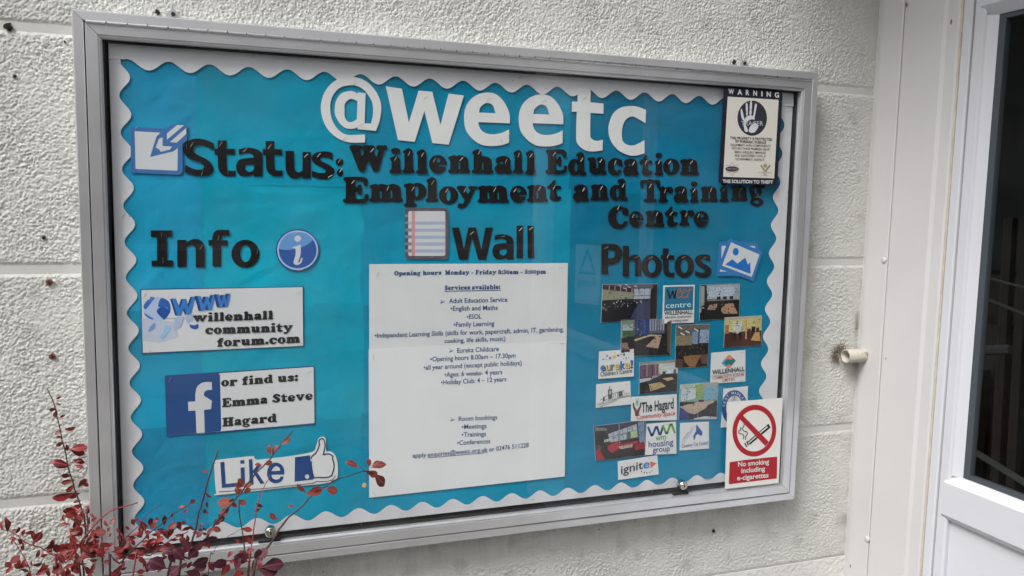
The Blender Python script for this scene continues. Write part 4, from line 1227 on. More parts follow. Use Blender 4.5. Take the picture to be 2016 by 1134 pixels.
def purpleroom(R, B, Ln):
    B(.02,.02,.98,.98,(26,24,24)); R([(.02,.04),(.98,.02),(.98,.12),(.5,.14),(.02,.12)], (150,152,150)); B(.5,.1,.98,.42,(196,204,196))
    B(.03,.1,.5,.48,(108,72,96)); 
    for u in (.13,.33): B(u,.1,u+.03,.46,(60,36,52))
    B(.2,.1,.22,.46,(160,140,150)); B(.42,.1,.44,.44,(160,140,150)); R([(.03,.52),(.3,.5),(.34,.57),(.03,.64)], (186,192,196)); R([(.34,.46),(.5,.42),(.5,.48),(.34,.55)], (160,150,158))
    B(.7,.3,.86,.42,(206,214,220)); B(.6,.34,.68,.44,(40,44,46)); B(.88,.3,.94,.48,(60,60,66))
    R([(.26,.7),(.56,.66),(.7,.8),(.3,.92)], (190,164,116)); R([(.6,.55),(.84,.53),(.9,.6),(.72,.64)], (190,164,116))
def greenroom(R, B, Ln):
    B(.02,.02,.98,.98,(40,42,50)); B(.02,.02,.98,.5,(128,160,142)); R([(.02,.03),(.5,.02),(.5,.1),(.02,.14)], (170,190,180)); B(.4,.05,.62,.4,(140,166,92))
    R([(.05,.14),(.42,.14),(.42,.42),(.05,.48)], (196,206,212)); Ln([(.2,.14),(.2,.46)], .8, (70,80,90)); B(.62,.1,.95,.46,(120,170,192)); R([(.6,.02),(.98,.02),(.98,.09),(.62,.12)], (170,164,156))
    R([(.02,.62),(.5,.5),(.9,.5),(.88,.58),(.42,.84),(.26,.8)], (188,164,148)); R([(.02,.64),(.12,.68),(.28,.84),(.28,.95),(.02,.97)], (44,58,128)); B(.28,.5,.4,.56,(30,40,70)); B(.5,.46,.64,.52,(26,34,64))
    R([(.75,.6),(.96,.52),(.96,.75),(.7,.68)], (26,28,40)); Ln([(.5,.72),(.5,.95)], .8, (170,170,175)); R([(.4,.95),(.7,.9),(.98,.93),(.98,.98),(.4,.98)],(190,195,205))
def sofas(R, B, Ln):
    B(.02,.02,.98,.98,(46,30,32)); R([(.02,.02),(.98,.02),(.98,.1),(.3,.24),(.02,.2)], (52,50,72)); R([(.02,.12),(.28,.18),(.28,.6),(.02,.66)], (44,42,44)); R([(.04,.05),(.26,.12),(.26,.18),(.04,.16)], (120,122,112))
    R([(.28,.28),(.82,.1),(.84,.46),(.3,.52)], (178,186,200))
    for k in range(1,7): Ln([(.28+.09*k,.26-.03*k),(.29+.09*k,.52)], .8, (80,88,108))
    Ln([(.28,.38),(.83,.26)], .8, (80,88,108)); B(.62,.3,.7,.48,(80,110,86)); B(.72,.28,.82,.44,(176,196,140)); B(.48,.04,.5,.58,(130,132,140)); R([(.84,.06),(.96,.04),(.97,.7),(.86,.6)],(120,144,172))
    B(.1,.28,.2,.62,(28,30,34)); R([(.2,.42),(.34,.42),(.34,.48),(.2,.5)], (190,190,180)); R([(.26,.6),(.44,.5),(.5,.6),(.84,.56),(.84,.62),(.52,.68),(.34,.82),(.26,.72)], (176,52,58))
    R([(.46,.66),(.74,.64),(.73,.72),(.5,.74)], (196,180,160)); R([(.76,.66),(.95,.6),(.97,.8),(.78,.82)], (150,36,46)); R([(.03,.72),(.1,.68),(.2,.97),(.05,.97)], (170,40,50)); R([(.06,.56),(.13,.56),(.13,.68),(.05,.7)],(110,60,62))
photo([(1186, 560), (1295, 558.5), (1293, 630), (1183, 635)], 'photo of a large hall with rows of chairs below tall windows', hall, 0.0)
photo([(1223, 630), (1322, 627.5), (1320, 699), (1222, 702)], 'photo of a dim room with blue curtains and two long tables', tables, 0.0006)
photo([(1378, 561), (1457, 558), (1455, 626), (1377, 631)], 'photo of a meeting room with black chairs and beige desks before pale boards', comp, 0.0)
photo([(1427, 625), (1500, 621), (1499, 680), (1425, 684)], 'photo of a yellow walled room with a brown floor and tables', yellowroom, 0.0006)
photo([(1331, 640), (1397, 638), (1393, 722), (1329, 725)], 'tall narrow photo of a crowded dark hall with people at tables', crowd, 0.0)
photo([(1259, 714), (1335, 708), (1333, 771), (1258, 776)], 'photo of a dark floored room with purple curtains and two low tables', purpleroom, 0.0006)
photo([(1339, 757), (1414.5, 752), (1411, 825), (1336, 827)], 'photo of a green walled meeting room with blue chairs round a table', greenroom, 0.0)
photo([(1168.6, 839), (1271, 826.5), (1272, 896), (1172.6, 907.6)], 'photo of a lounge with red sofas in front of a wide window', sofas, 0.0004)

def logo(q, label, z=0.0, st=((0.85, 0.12, 12),)):
    o = quad_sheet('logo_card', q, YQ - z, m_paper, label, 'logo card', GLG, n=2)
    TLq, TRq, BRq, BLq = [np.array(c, float) for c in q]
    def uv(u, v): return tuple((TLq*(1-u) + TRq*u)*(1-v) + (BLq*(1-u) + BRq*u)*v)
    for s in st: staple(*uv(s[0], s[1]), s[2], o, YQ - z - 0.0004, 0.007)
    return o, uv, Print(o, YQ - z - 0.0002, None, 0.00003), YQ - z - 0.0008
def tx(o, uv, Yt, body, u0, v0, u1, v1, cap, c, bold=0.0, shear=0.0):
    sans(body, uv(u0, v0), uv(u1, v1), cap, Yt, None, o, off=bold, shear=shear, colr=srgb(*c))
def U(uv, pts): return [uv(a, b) for a, b in pts]
# weet centre
o, uv, pr, Yt = logo([(1306, 562), (1368, 560.5), (1366, 635), (1304, 637)], 'logo card reading weet centre on a teal panel with Willenhall below', 0.0010, ())
pr.poly(U(uv, [(.05,.04),(.96,.04),(.96,.655),(.05,.665)]), (24, 108, 138)); pr.line(U(uv, [(.05,.66),(.96,.65)]), 1.0, (20, 34, 50))
pr.line(U(uv, [(.14,.12),(.22,.34),(.3,.16),(.36,.34),(.42,.14)]), 3.4, (14, 22, 44))
for c0, w in (((150, 70, 40), 2.0), ((205, 130, 100), .7)):
    for u in (.42, .58): pr.line(U(uv, [(u+.02,.23),(u+.15,.16),(u+.12,.1),(u+.04,.14),(u+.01,.26),(u+.06,.34),(u+.17,.3)]), w, c0)
    pr.line(U(uv, [(.86,.08),(.79,.24),(.76,.33),(.83,.32)]), w, c0); pr.line(U(uv, [(.76,.16),(.92,.12)]), w, c0)
pr.done('printed_logo')
tx(o, uv, Yt, 'centre', .10, .60, .90, .58, 10.5, (190, 225, 235), .004); tx(o, uv, Yt, 'WILLENHALL', .05, .78, .96, .77, 7.5, (22, 24, 30), .02)
tx(o, uv, Yt, 'education, employment', .08, .87, .92, .86, 5, (50, 50, 54), .008); tx(o, uv, Yt, 'and training centre', .2, .965, .82, .955, 5, (50, 50, 54), .008)
# eureka
o, uv, pr, Yt = logo([(1179.5, 692), (1248, 687), (1248, 741), (1178, 746)], 'eureka childrens centre logo card with coloured letters under yellow and blue stars', 0.0012, ((.92, .13, 20),))
def star(cx, cy, r, c, uvf):
    out = []
    for k in range(10):
        a = -math.pi/2 + k*math.pi/5; q = r if k % 2 == 0 else r*0.42
        out.append((uvf(cx, cy)[0] + q*math.cos(a), uvf(cx, cy)[1] + q*math.sin(a)))
    pr.shape([out], c)
for cx, cy, r, c in ((.12,.30,2.4,(40,44,60)),(.23,.18,2.6,(36,44,66)),(.21,.32,1.8,(90,110,150)),(.32,.27,4.0,(40,110,176)),(.44,.24,5.2,(216,176,66)),(.46,.1,2.0,(210,180,90)),(.55,.2,3.4,(34,40,60)),(.63,.17,2.0,(110,120,150)),(.72,.18,4.0,(50,110,170)),(.7,.32,2.0,(150,150,120)),(.78,.32,2.2,(40,44,60)),(.85,.3,1.8,(70,110,160))):
    star(cx, cy, r, c, uv)
pr.done('printed_logo')
xsx = [.05, .21, .35, .46, .61, .76, .9, .98]
for i, (ch, c) in enumerate(zip('eureka!', ((58,128,196),(224,186,86),(58,128,196),(224,186,86),(52,116,190),(224,186,86),(40,100,180)))):
    v0, v1 = .71 - .03 * i / 6, .71 - .03 * (i + 1) / 6
    sans(ch, (uv(xsx[i], v0)[0] + 0.8, uv(xsx[i], v0)[1] + 0.9), (uv(xsx[i+1]-.01, v1)[0] + 0.8, uv(xsx[i+1], v1)[1] + 0.9), 15, Yt, None, o, off=.028, colr=srgb(24, 26, 40))
    sans(ch, uv(xsx[i], v0), uv(xsx[i+1]-.015, v1), 15, Yt - .0003, None, o, off=.02, colr=srgb(*c))
tx(o, uv, Yt, "Children's Centre", .05, .92, .95, .86, 8.5, (34, 34, 40), .006)
# community forum
o, uv, pr, Yt = logo([(1400.5, 694.5), (1467.5, 689), (1467.5, 751), (1398, 755.5)], 'Willenhall community forum limited logo card with an orange and green diamond', 0.0, ((.9, .06, 3), (.88, .95, 3)))
pr.shape([U(uv, [(.5,.12),(.56,.12),(.72,.32),(.56,.53),(.48,.53),(.3,.36)])], (214, 128, 100))
pr.shape([U(uv, [(.44,.26),(.5,.24),(.56,.28),(.66,.24),(.72,.32),(.6,.46),(.52,.42),(.44,.46),(.36,.34)])], (16, 112, 120))
pr.shape([U(uv, [(.3,.36),(.4,.24),(.44,.28),(.38,.36),(.46,.46),(.44,.5)])], (70, 150, 180)); pr.line(U(uv, [(.03,.76),(.98,.72)]), .6, (70, 70, 80)); pr.done('printed_logo')
tx(o, uv, Yt, 'WILLENHALL', .05, .71, .98, .66, 8.5, (22, 28, 36), .026); tx(o, uv, Yt, 'COMMUNITY FORUM', .07, .87, .95, .82, 5.5, (176, 84, 72), .008); tx(o, uv, Yt, 'LIMITED', .35, .96, .7, .94, 5.5, (176, 84, 72), .008)
# church drawing
o, uv, pr, Yt = logo([(1174, 756.5), (1241, 750), (1242.5, 796), (1173, 803)], 'line drawing card of a church tower and low buildings beside the photographs', 0.0, ((.88, .14, 8),))
K = (40, 40, 44)
pr.poly(U(uv, [(.34,.28),(.46,.26),(.47,.66),(.35,.70)]), (92, 92, 98)); pr.poly(U(uv, [(.385,.34),(.43,.33),(.43,.48),(.39,.49)]), (190,190,192)); pr.line(U(uv, [(.39,.14),(.39,.28)]), 1.0, K); pr.line(U(uv, [(.37,.18),(.42,.175)]), .7, K)
pr.poly(U(uv, [(.64,.42),(.76,.38),(.77,.6),(.65,.64)]), (84, 84, 90)); pr.poly(U(uv, [(.2,.58),(.25,.57),(.25,.74),(.2,.76)]), (70, 70, 76))
for l in ([(.2,.58),(.62,.42),(.8,.38),(.8,.46)], [(.06,.92),(.35,.8),(.62,.7),(.95,.64)], [(.12,.98),(.4,.86),(.6,.76)], [(.02,.86),(.22,.8)], [(.62,.42),(.62,.7)], [(.8,.5),(.88,.54),(.97,.5)], [(.65,.66),(.97,.6),(.97,.68)], [(.25,.76),(.3,.68),(.36,.74),(.44,.68),(.5,.74),(.58,.66)], [(.13,.7),(.16,.64),(.2,.7),(.2,.8)], [(.5,.5),(.5,.64)], [(.56,.48),(.56,.62)]):
    pr.line(U(uv, l), .7, K)
pr.done('printed_drawing')
# the hagard
o, uv, pr, Yt = logo([(1243, 781.5), (1332.5, 776), (1332.5, 827), (1242, 829)], 'Hagard community space logo card with two raised brown hands', 0.0008, ((.9, .1, 3),))
pr.shape([U(uv, [(.03,.26),(.06,.24),(.08,.42),(.12,.52),(.14,.8),(.09,.8),(.08,.62),(.04,.45)])], (104, 62, 46)); pr.shape([U(uv, [(.22,.24),(.19,.26),(.18,.42),(.13,.55),(.12,.8),(.17,.8),(.18,.6),(.22,.42)])], (104, 62, 46))
pr.shape([U(uv, [(.1,.04),(.12,.2),(.16,.05),(.16,.3),(.13,.4),(.1,.3)])], (120, 168, 156)); pr.done('printed_logo')
tx(o, uv, Yt, 'The Hagard', .23, .66, .93, .54, 19, (26, 32, 38), .022); tx(o, uv, Yt, 'Community Space', .12, .94, .96, .80, 8.5, (196, 76, 52), .014, .15)
# west midlands
o, uv, pr, Yt = logo([(1424.5, 765.5), (1472.5, 760), (1471, 838), (1419, 842)], 'round dark blue badge card reading West Midlands, half hidden behind the no smoking sign', 0.0, ((.8, .13, -25),))
cx, cy = 1446, 803
pr.shape([ell(cx, cy, 25.5, 35, 44), ell(cx, cy, 16.5, 24, 40)], (28, 66, 132)); pr.line([(cx-2, 789), (cx, 780), (cx+2, 789)], 1.0, (60, 62, 70)); pr.line(ell(cx, 786, 5, 6, 12), .6, (90, 92, 100)); pr.done('printed_logo')
for i, ch in enumerate('WEST MIDLANDS'):
    if ch == ' ': continue
    a = math.radians(-172 + i * 14.5)
    X, Yp = cx + 21 * math.cos(a), cy + 29.5 * math.sin(a)
    t = np.array([-21 * math.sin(a), 29.5 * math.cos(a)]); t /= np.linalg.norm(t); n_ = np.array([t[1], -t[0]])
    w = 4.4 if ch not in 'IJ' else 1.2
    sans(ch, (X - t[0]*w/2 - n_[0]*2.6, Yp - t[1]*w/2 - n_[1]*2.6), (X + t[0]*w/2 - n_[0]*2.6, Yp + t[1]*w/2 - n_[1]*2.6), 5.2, Yt, None, o, off=.01, up=tuple(n_), colr=srgb(190, 200, 215), name='badge_letter')
# wm housing
o, uv, pr, Yt = logo([(1273, 834.5), (1331, 830), (1332, 893), (1270, 896)], 'wm housing group logo card with a blue and green zigzag', 0.0012, ((.7, .07, 2),))
pr.line(U(uv, [(.06,.12),(.18,.38),(.22,.36),(.32,.13),(.36,.13),(.44,.36),(.48,.36),(.56,.12)]), 4.4, (40, 72, 136)); pr.line(U(uv, [(.56,.1),(.66,.34),(.7,.34),(.8,.08),(.85,.08),(.95,.34)]), 4.4, (98, 160, 62)); pr.done('printed_logo')
tx(o, uv, Yt, 'wm', .32, .56, .66, .54, 12, (98, 150, 62), .004); tx(o, uv, Yt, 'housing', .1, .76, .9, .72, 12, (32, 70, 130), .008); tx(o, uv, Yt, 'group', .24, .94, .79, .91, 11.5, (32, 70, 130), .008)
# coventry
o, uv, pr, Yt = logo([(1339, 833), (1395.5, 830), (1396, 883), (1338, 887)], 'Coventry city council logo card with a blue horse head', 0.0, ((.86, .1, -30),))
pr.shape([U(uv, [(.58,.06),(.6,.12),(.76,.34),(.78,.46),(.72,.52),(.62,.44),(.55,.48),(.52,.62),(.48,.66),(.46,.5),(.5,.42),(.56,.3),(.56,.14)])], (26, 80, 150))
for l in ([(.42,.14),(.38,.3),(.28,.4),(.24,.5),(.12,.6),(.08,.74)], [(.46,.2),(.4,.36),(.32,.46),(.26,.56),(.18,.64),(.14,.76)], [(.5,.18),(.54,.12)], [(.1,.58),(.18,.5),(.22,.42),(.3,.34)]): pr.line(U(uv, l), .7, (90, 120, 170))
pr.done('printed_logo'); tx(o, uv, Yt, 'Coventry City Council', .07, .91, .96, .84, 7, (44, 76, 128), .006)
# ignite
o, uv, pr, Yt = logo([(1216.3, 908.5), (1294, 896), (1297, 934), (1217.3, 945)], 'ignite logo card with an orange arrowhead, lowest of the logo cards', 0.0004, ((.78, -.02, 88),))
pr.poly(U(uv, [(.81,.26),(.97,.42),(.81,.62)]), (214, 88, 66))
for u, v, c in ((.58,.72,(50,54,60)),(.65,.8,(54,60,70)),(.71,.84,(50,80,110)),(.78,.83,(60,120,170)),(.84,.76,(60,140,200))): pr.shape([ell(*uv(u, v), 1.3, 1.3, 10)], c)
pr.done('printed_logo'); tx(o, uv, Yt, 'ignit', .07, .70, .62, .58, 16, (50, 54, 60), .01); tx(o, uv, Yt, 'e', .625, .60, .79, .565, 16, (40, 126, 190), .014)

# ------------------------------------------------------------------ signs fixed on the glass
def rigid_sign(name, q, Y, t, m, label, cat, rad=0.0, med=None):
    C4 = [np.array(c, float) for c in q]
    if rad:
        outs = []
        for i in range(4):
            a, b, c = C4[i-1], C4[i], C4[(i+1) % 4]
            p0 = b + (a-b)/np.linalg.norm(a-b)*rad; p2 = b + (c-b)/np.linalg.norm(c-b)*rad
            for k in range(5):
                s = k/4; outs.append(tuple((1-s)**2*p0 + 2*s*(1-s)*b + s*s*p2))
    else: outs = [tuple(c) for c in C4]
    o = cutout(name, [outs], Y, m, t)
    tag(o, label, cat); return o
YW = YG - 0.0006
m_navy = mat('dark_navy_plastic', (0.016, 0.018, 0.030), 0.35)
warn = rigid_sign('warning_sign', [(1425, 171.5), (1541, 182), (1530, 366), (1414, 360)], YW, 0.0024, m_navy,
                  'black edged white property warning sign with a hand print, top right of the board', 'sign', 5)
kw_ = lambda x, y: (1400 + x / 5.155, 160 + y / 5.155)
def qw(l): return [kw_(x, y) for x, y in l]
CR = (202, 200, 192); DK = (44, 44, 54)
Yws = YW - 0.0026
pr = Print(warn, Yws)
pr.poly(qw([(168, 155), (686, 188), (640, 985), (122, 970)]), CR)
pr.shape([qw(ell(417, 374, 150, 179, 44))], (40, 42, 54))
HW = (198, 200, 206)
for f in ([(300,290),(312,282),(330,350),(338,392),(322,395),(305,350)], [(352,232),(370,228),(372,310),(356,312)], [(356,320),(372,318),(370,345),(358,346)], [(398,205),(414,207),(412,285),(392,284)], [(392,294),(410,296),(408,338),(390,336)], [(446,234),(464,238),(450,320),(436,385),(424,372),(434,310)]):
    pr.shape([qw(catmull(f))], HW)
pr.shape([qw(catmull([(338,392),(360,358),(400,345),(436,360),(438,392),(415,385),(380,400),(352,430),(376,500),(372,512),(342,505),(330,440)]))], HW)
pr.shape([qw(catmull([(428,430),(445,420),(478,450),(470,480),(440,518),(395,520),(384,495),(395,460)]))], HW)
# small emblems at the foot
pr.shape([qw(ell(213, 890, 68, 26, 30))], DK); 
for r_ in (0.5, -0.5, 1.57): pr.line([kw_(x, y) for x, y in ell(213, 890, 66, 20, 24, r_)], .5, (120, 118, 112))
pr.shape([qw([(498,852),(512,846),(550,905),(592,846),(606,852),(556,916),(544,916)])], (130, 124, 100)); pr.shape([qw(ell(549, 856, 20, 18, 14))], (150, 140, 110))
pr.line(qw([(549, 822), (549, 840)]), .6, (110, 100, 80))
pr.done('printed_symbols')
def tw(body, x0, y0, x1, y1, cap, c, bold=0.012): sans(body, kw_(x0, y0), kw_(x1, y1), cap, Yws - 0.0008, None, warn, off=bold, colr=srgb(*c))
for ch, x0, x1, yb in (('W',176,232,128),('A',268,315,134),('R',352,388,138),('N',428,466,144),('I',510,522,150),('N',564,606,154),('G',645,690,162)):
    tw(ch, x0, yb, x1, yb + 3, 9.6, (205, 205, 208), .03)
tw('TRACER', 306, 448, 528, 450, 8.5, (188, 190, 198), .0)
tw('THIS PROPERTY IS PROTECTED', 192, 584, 620, 602, 4.6, (50, 50, 56), .02); tw('BY FORENSIC SCIENCE', 248, 620, 558, 633, 4.6, (50, 50, 56), .02)
tw('EQUIPMENT AND COMPONENTS', 198, 655, 604, 668, 4.2, (60, 60, 66), .006); tw('WITHIN THESE PREMISES HAVE', 206, 690, 594, 702, 4.2, (60, 60, 66), .006)
tw('BEEN UNIQUELY MARKED', 238, 727, 556, 737, 4.2, (60, 60, 66), .006); tw('AND REGISTERED WITH A', 238, 762, 554, 771, 4.2, (60, 60, 66), .006)
tw('GOVERNMENT AGENCY', 248, 799, 540, 807, 4.2, (60, 60, 66), .006)
tw('SMART WATER', 160, 894, 268, 896, 1.8, (170, 170, 172), .01)
tw('UNIVERSITY OF WALES', 476, 928, 618, 932, 1.8, (120, 118, 110), .01); tw('AWARD', 524, 944, 566, 945, 1.8, (120, 118, 110), .01); tw('for Innovation', 508, 959, 578, 961, 1.8, (120, 118, 110), .01)
tw('THE SOLUTION TO THEFT', 118, 1030, 628, 1040, 6.2, (206, 206, 208), .026)

m_sign_white = mat('white_sign_plastic', (0.72, 0.71, 0.68), 0.35)
nos = rigid_sign('no_smoking_sign', [(1432, 791.5), (1541, 783), (1533, 951), (1427, 963)], YG - 0.0090, 0.0030, m_sign_white,
                 'white and red no smoking sign standing on the lower right of the frame', 'sign', 1.2)
YN = YG - 0.0122
kn = lambda x, y: (1400 + x / 4.93, 770 + y / 4.93)
def qn(l): return [kn(x, y) for x, y in l]
RD = (160, 18, 34)
pr = Print(nos, YN)
pr.shape([qn(ell(420, 384, 212, 252, 56, rot=0.12)), qn(ell(421, 384, 170, 202, 50, rot=0.12))], RD)
pr.shape([qn(catmull([(180,690,1),(330,668,1),(615,638),(636,640),(641,655),(638,830),(630,848),(600,852),(230,898),(190,905),(172,895),(172,870)]))], RD)
BK = (28, 28, 30)
pr.shape([qn([(352, 492), (558, 316), (576, 354), (376, 522), (366, 508), (552, 350), (546, 336), (360, 500)])], BK)
pr.shape([qn([(556, 316), (578, 354), (556, 358), (540, 336)])], BK)
pr.poly(qn([(320, 506), (332, 500), (352, 540), (342, 546)]), BK); pr.poly(qn([(340, 490), (352, 484), (368, 524), (358, 532)]), BK)
pr.line(qn(catmull([(322,325,1),(312,350),(300,368),(320,388),(345,395),(350,420),(335,445),(335,470),(342,488,1)])[:-5]), 1.6, BK)
pr.line(qn(catmull([(288,352,1),(285,375),(268,392),(275,412),(305,418),(318,440),(312,465),(320,498,1)])[:-5]), 1.6, BK)
pr.shape([qn([(268, 262), (300, 226), (560, 492), (526, 532)])], RD)
pr.done('printed_symbols')
def tn(body, x0, y0, x1, y1, cap): sans(body, kn(x0, y0), kn(x1, y1), cap, YN - 0.0006, None, nos, off=.022, colr=srgb(208, 206, 204))
tn('No smoking', 262, 733, 562, 706, 9.2); tn('including', 293, 795, 523, 773, 9.2); tn('e-cigarettes', 252, 866, 558, 836, 9.2)

# ------------------------------------------------------------------ staples holding the border
for px, py, an in ((250, 617, 85), (243, 425, 60), (711, 1031, -80), (1025, 152, 38), (1318, 171, 30), (712, 128, 40), (1284, 966, 85), (1549, 390, -12), (1530, 691, -8), (238, 124, 10), (500, 108, 60)):
    staple(px, py, an, bord, YS - 0.0002)

# ------------------------------------------------------------------ the door side: a wall at right angles, white boards and a door
def yrow(px, X=None):                 # depth along the return wall of a vertical edge read at row 567
    return float(PX(px, 567, X if X else XC)[1])
ZT, ZB = 2.75, 0.0
jam = empty('door_surround', (XC, -0.1, 0), 'white painted timber boards lining the corner beside the door', 'door surround')
def vboard(name, ya, yb, x0, x1, m, parent, bev=0.002, z0=ZB, z1=ZT):
    mb = MB(); mb.box(x0, x1, min(ya, yb), max(ya, yb), z0, z1, bev=bev)
    return mb.build(name, m, parent)
yA0, yA1 = 0.03, yrow(1748)
yB1 = yrow(1832); yS1 = yrow(1852); yC1 = yrow(1873); yC2 = yrow(1882); yL1 = yrow(1895)
# first board: rounded edge then face
mb = MB()
pa = [(XC + 0.06, 0.03), (XC - 0.004, 0.03), (XC - 0.004, -0.0055), (XC - 0.0065, -0.012), (XC - 0.0075, -0.022), (XC - 0.0075, yA1 + 0.003), (XC - 0.0055, yA1 + 0.0008), (XC + 0.06, yA1 + 0.0008)]
n_ = len(pa)
mb.add([(x, y, ZB) for x, y in pa] + [(x, y, ZT) for x, y in pa], [(i, (i+1) % n_, n_ + (i+1) % n_, n_ + i) for i in range(n_)] + [tuple(range(n_-1, -1, -1)), tuple(range(n_, 2*n_))])
mb.build('corner_board', m_gloss_paint, jam)
pb = [(XC + 0.06, yA1 - 0.0008), (XC - 0.004, yA1 - 0.0008), (XC - 0.006, yA1 - 0.003), (XC - 0.006, yB1 + 0.012), (XC - 0.0015, yB1 + 0.004), (XC - 0.001, yS1 + 0.006), (XC + 0.002, yS1 + 0.002), (XC + 0.06, yS1 + 0.002)]
mb = MB(); n_ = len(pb)
mb.add([(x, y, ZB) for x, y in pb] + [(x, y, ZT) for x, y in pb], [(i, (i+1) % n_, n_ + (i+1) % n_, n_ + i) for i in range(n_)] + [tuple(range(n_-1, -1, -1)), tuple(range(n_, 2*n_))])
mb.build('face_board', m_gloss_paint, jam)
vboard('sealant_line', yS1 + 0.0015, yS1 - 0.004, XC + 0.0005, XC + 0.06, m_stain, jam, 0.0008)
for px, py in ((1741, 512), (1708, 1061)):
    c = PX(px, py, XC - 0.0075)
    mb = MB(); mb.tube([(c[0], c[1], c[2]), (c[0] - 0.0025, c[1], c[2]), (c[0] - 0.0035, c[1], c[2])], [0.0075, 0.0068, 0.004], 16)
    mb.build('screw_cap', m_gloss_paint, jam, smooth=True)
def nick(px, py, r, X):
    c = PX(px, py, X - 0.0003)
    vs = [(c[0], c[1] + r * random.uniform(.6, 1.2) * math.cos(a), c[2] + 1.6 * r * random.uniform(.6, 1.2) * math.sin(a)) for a in [k * math.pi / 4 for k in range(8)]]
    link('paint_nick', vs, [tuple(range(8))], m_fibre, jam)
nick(1785, 10, 0.004, XC - 0.0077); nick(1873, 43, 0.0035, XC - 0.0012); nick(1674, 1114, 0.003, XC - 0.0077); nick(1744, 706, 0.0018, XC - 0.0077)

# door: frame, leaf with stiles and rails, glass, lower panel; a second leaf beyond the picture (seen mirrored in the board's glass)
door = empty('entrance_door', (XC, -0.8, 0), 'white plastic framed glazed door at right angles to the notice board wall', 'door')
XD = XC + 0.004
vboard('door_frame_post', yS1 - 0.0045, yC1, XD - 0.004, XD + 0.06, m_upvc, door, 0.003)
zb_t = float(PX(1870, 951, XD)[2]); zb_b = float(PX(1865, 1024, XD)[2])
z_gl = float(PX(1884, 942, XD)[2]); z_top = float(PX(1946, 29, XD)[2])
LEAF = 0.96
def leaf(y0, sgn, first):
    """one door leaf running from y0 away from the wall (towards -y)"""
    y1 = y0 - LEAF
    st = yC1 - yL1; bw_ = yL1 - yrow(1910); gw_ = yrow(1910) - yrow(1923)
    vboard('door_stile', y0 - 0.001, y0 - st, XD - 0.002, XD + 0.055, m_upvc, door, 0.004)
    vboard('door_stile', y1 + st, y1 + 0.001, XD - 0.002, XD + 0.055, m_upvc, door, 0.004)
    g0, g1 = y0 - st, y1 + st
    # glazing bead: bevelled strip inside the stile
    for a, b in ((g0 - 0.0005, g0 - bw_), (g1 + 0.0005, g1 + bw_)):
        s = -1 if b < a else 1
        pr_ = [(XD + 0.002, a), (XD + 0.004, a + s * 0.002), (XD + 0.016, b), (XD + 0.04, b), (XD + 0.04, a)]
        mb = MB(); n2 = len(pr_)
        mb.add([(x, y, z_gl) for x, y in pr_] + [(x, y, z_top) for x, y in pr_], [(i, (i+1) % n2, n2 + (i+1) % n2, n2 + i) for i in range(n2)] + [tuple(range(n2)), tuple(range(n2, 2*n2))])
        mb.build('glazing_bead', m_upvc, door)
        mb = MB(); mb.box(XD + 0.016, XD + 0.03, min(b, b + s * gw_), max(b, b + s * gw_), z_gl - 0.004, z_top + 0.004)
        mb.build('glazing_gasket', m_gasket, door)
    # mid rail with bevels top and bottom
    for (za, zb2, ztop) in ((zb_b, zb_t, z_gl),):
        pr_ = [(XD + 0.04, za), (XD + 0.002, za), (XD - 0.007, za + 0.012), (XD - 0.007, zb2), (XD + 0.012, ztop), (XD + 0.04, ztop)]
        mb = MB(); n2 = len(pr_)
        mb.add([(x, g0 + 0.010, z) for x, z in pr_] + [(x, g1 - 0.010, z) for x, z in pr_], [(i, (i+1) % n2, n2 + (i+1) % n2, n2 + i) for i in range(n2)] + [tuple(range(n2)), tuple(range(n2, 2*n2))])
        mb.build('mid_rail', m_upvc, door)
    pr_ = [(XD + 0.04, z_top), (XD + 0.013, z_top), (XD - 0.006, z_top + 0.02), (XD - 0.006, z_top + 0.09), (XD + 0.04, z_top + 0.09)]
    mb = MB(); n2 = len(pr_)
    mb.add([(x, g0 + 0.010, z) for x, z in pr_] + [(x, g1 - 0.010, z) for x, z in pr_], [(i, (i+1) % n2, n2 + (i+1) % n2, n2 + i) for i in range(n2)] + [tuple(range(n2)), tuple(range(n2, 2*n2))])
    mb.build('top_rail', m_upvc, door)
    for z in (z_gl, z_top):
        mb = MB(); s = 1 if z == z_gl else -1
        mb.box(XD + 0.0165, XD + 0.03, g1 + bw_, g0 - bw_, min(z, z + s * 0.010), max(z, z + s * 0.010)); mb.build('glazing_gasket', m_gasket, door)
    mb = MB(); mb.box(XD + 0.022, XD + 0.028, g1 + 0.005, g0 - 0.005, z_gl - 0.005, z_top + 0.005); mb.build('door_glass', m_doorglass, door)
    mb = MB(); mb.box(XD + 0.012, XD + 0.03, g1 - 0.002, g0 + 0.002, 0.10, zb_b + 0.001); mb.build('lower_panel', m_upvc, door)
    mb = MB(); mb.box(XD + 0.0, XD + 0.04, g1, g0, 0.01, 0.12, bev=0.003); mb.build('bottom_rail', m_upvc, door)
y1_ = yC1 - 0.002
leaf(y1_, -1, True)
y2_ = y1_ - LEAF - 0.003
leaf(y2_, -1, False)
ye = y2_ - LEAF
vboard('door_frame_post', ye - 0.002, ye - 0.10, XD - 0.004, XD + 0.06, m_upvc, door, 0.003)
mb = MB(); mb.box(XD - 0.003, XD + 0.06, ye - 0.10, yS1, z_top + 0.095, z_top + 0.17, bev=0.003); mb.build('door_head', m_upvc, door)
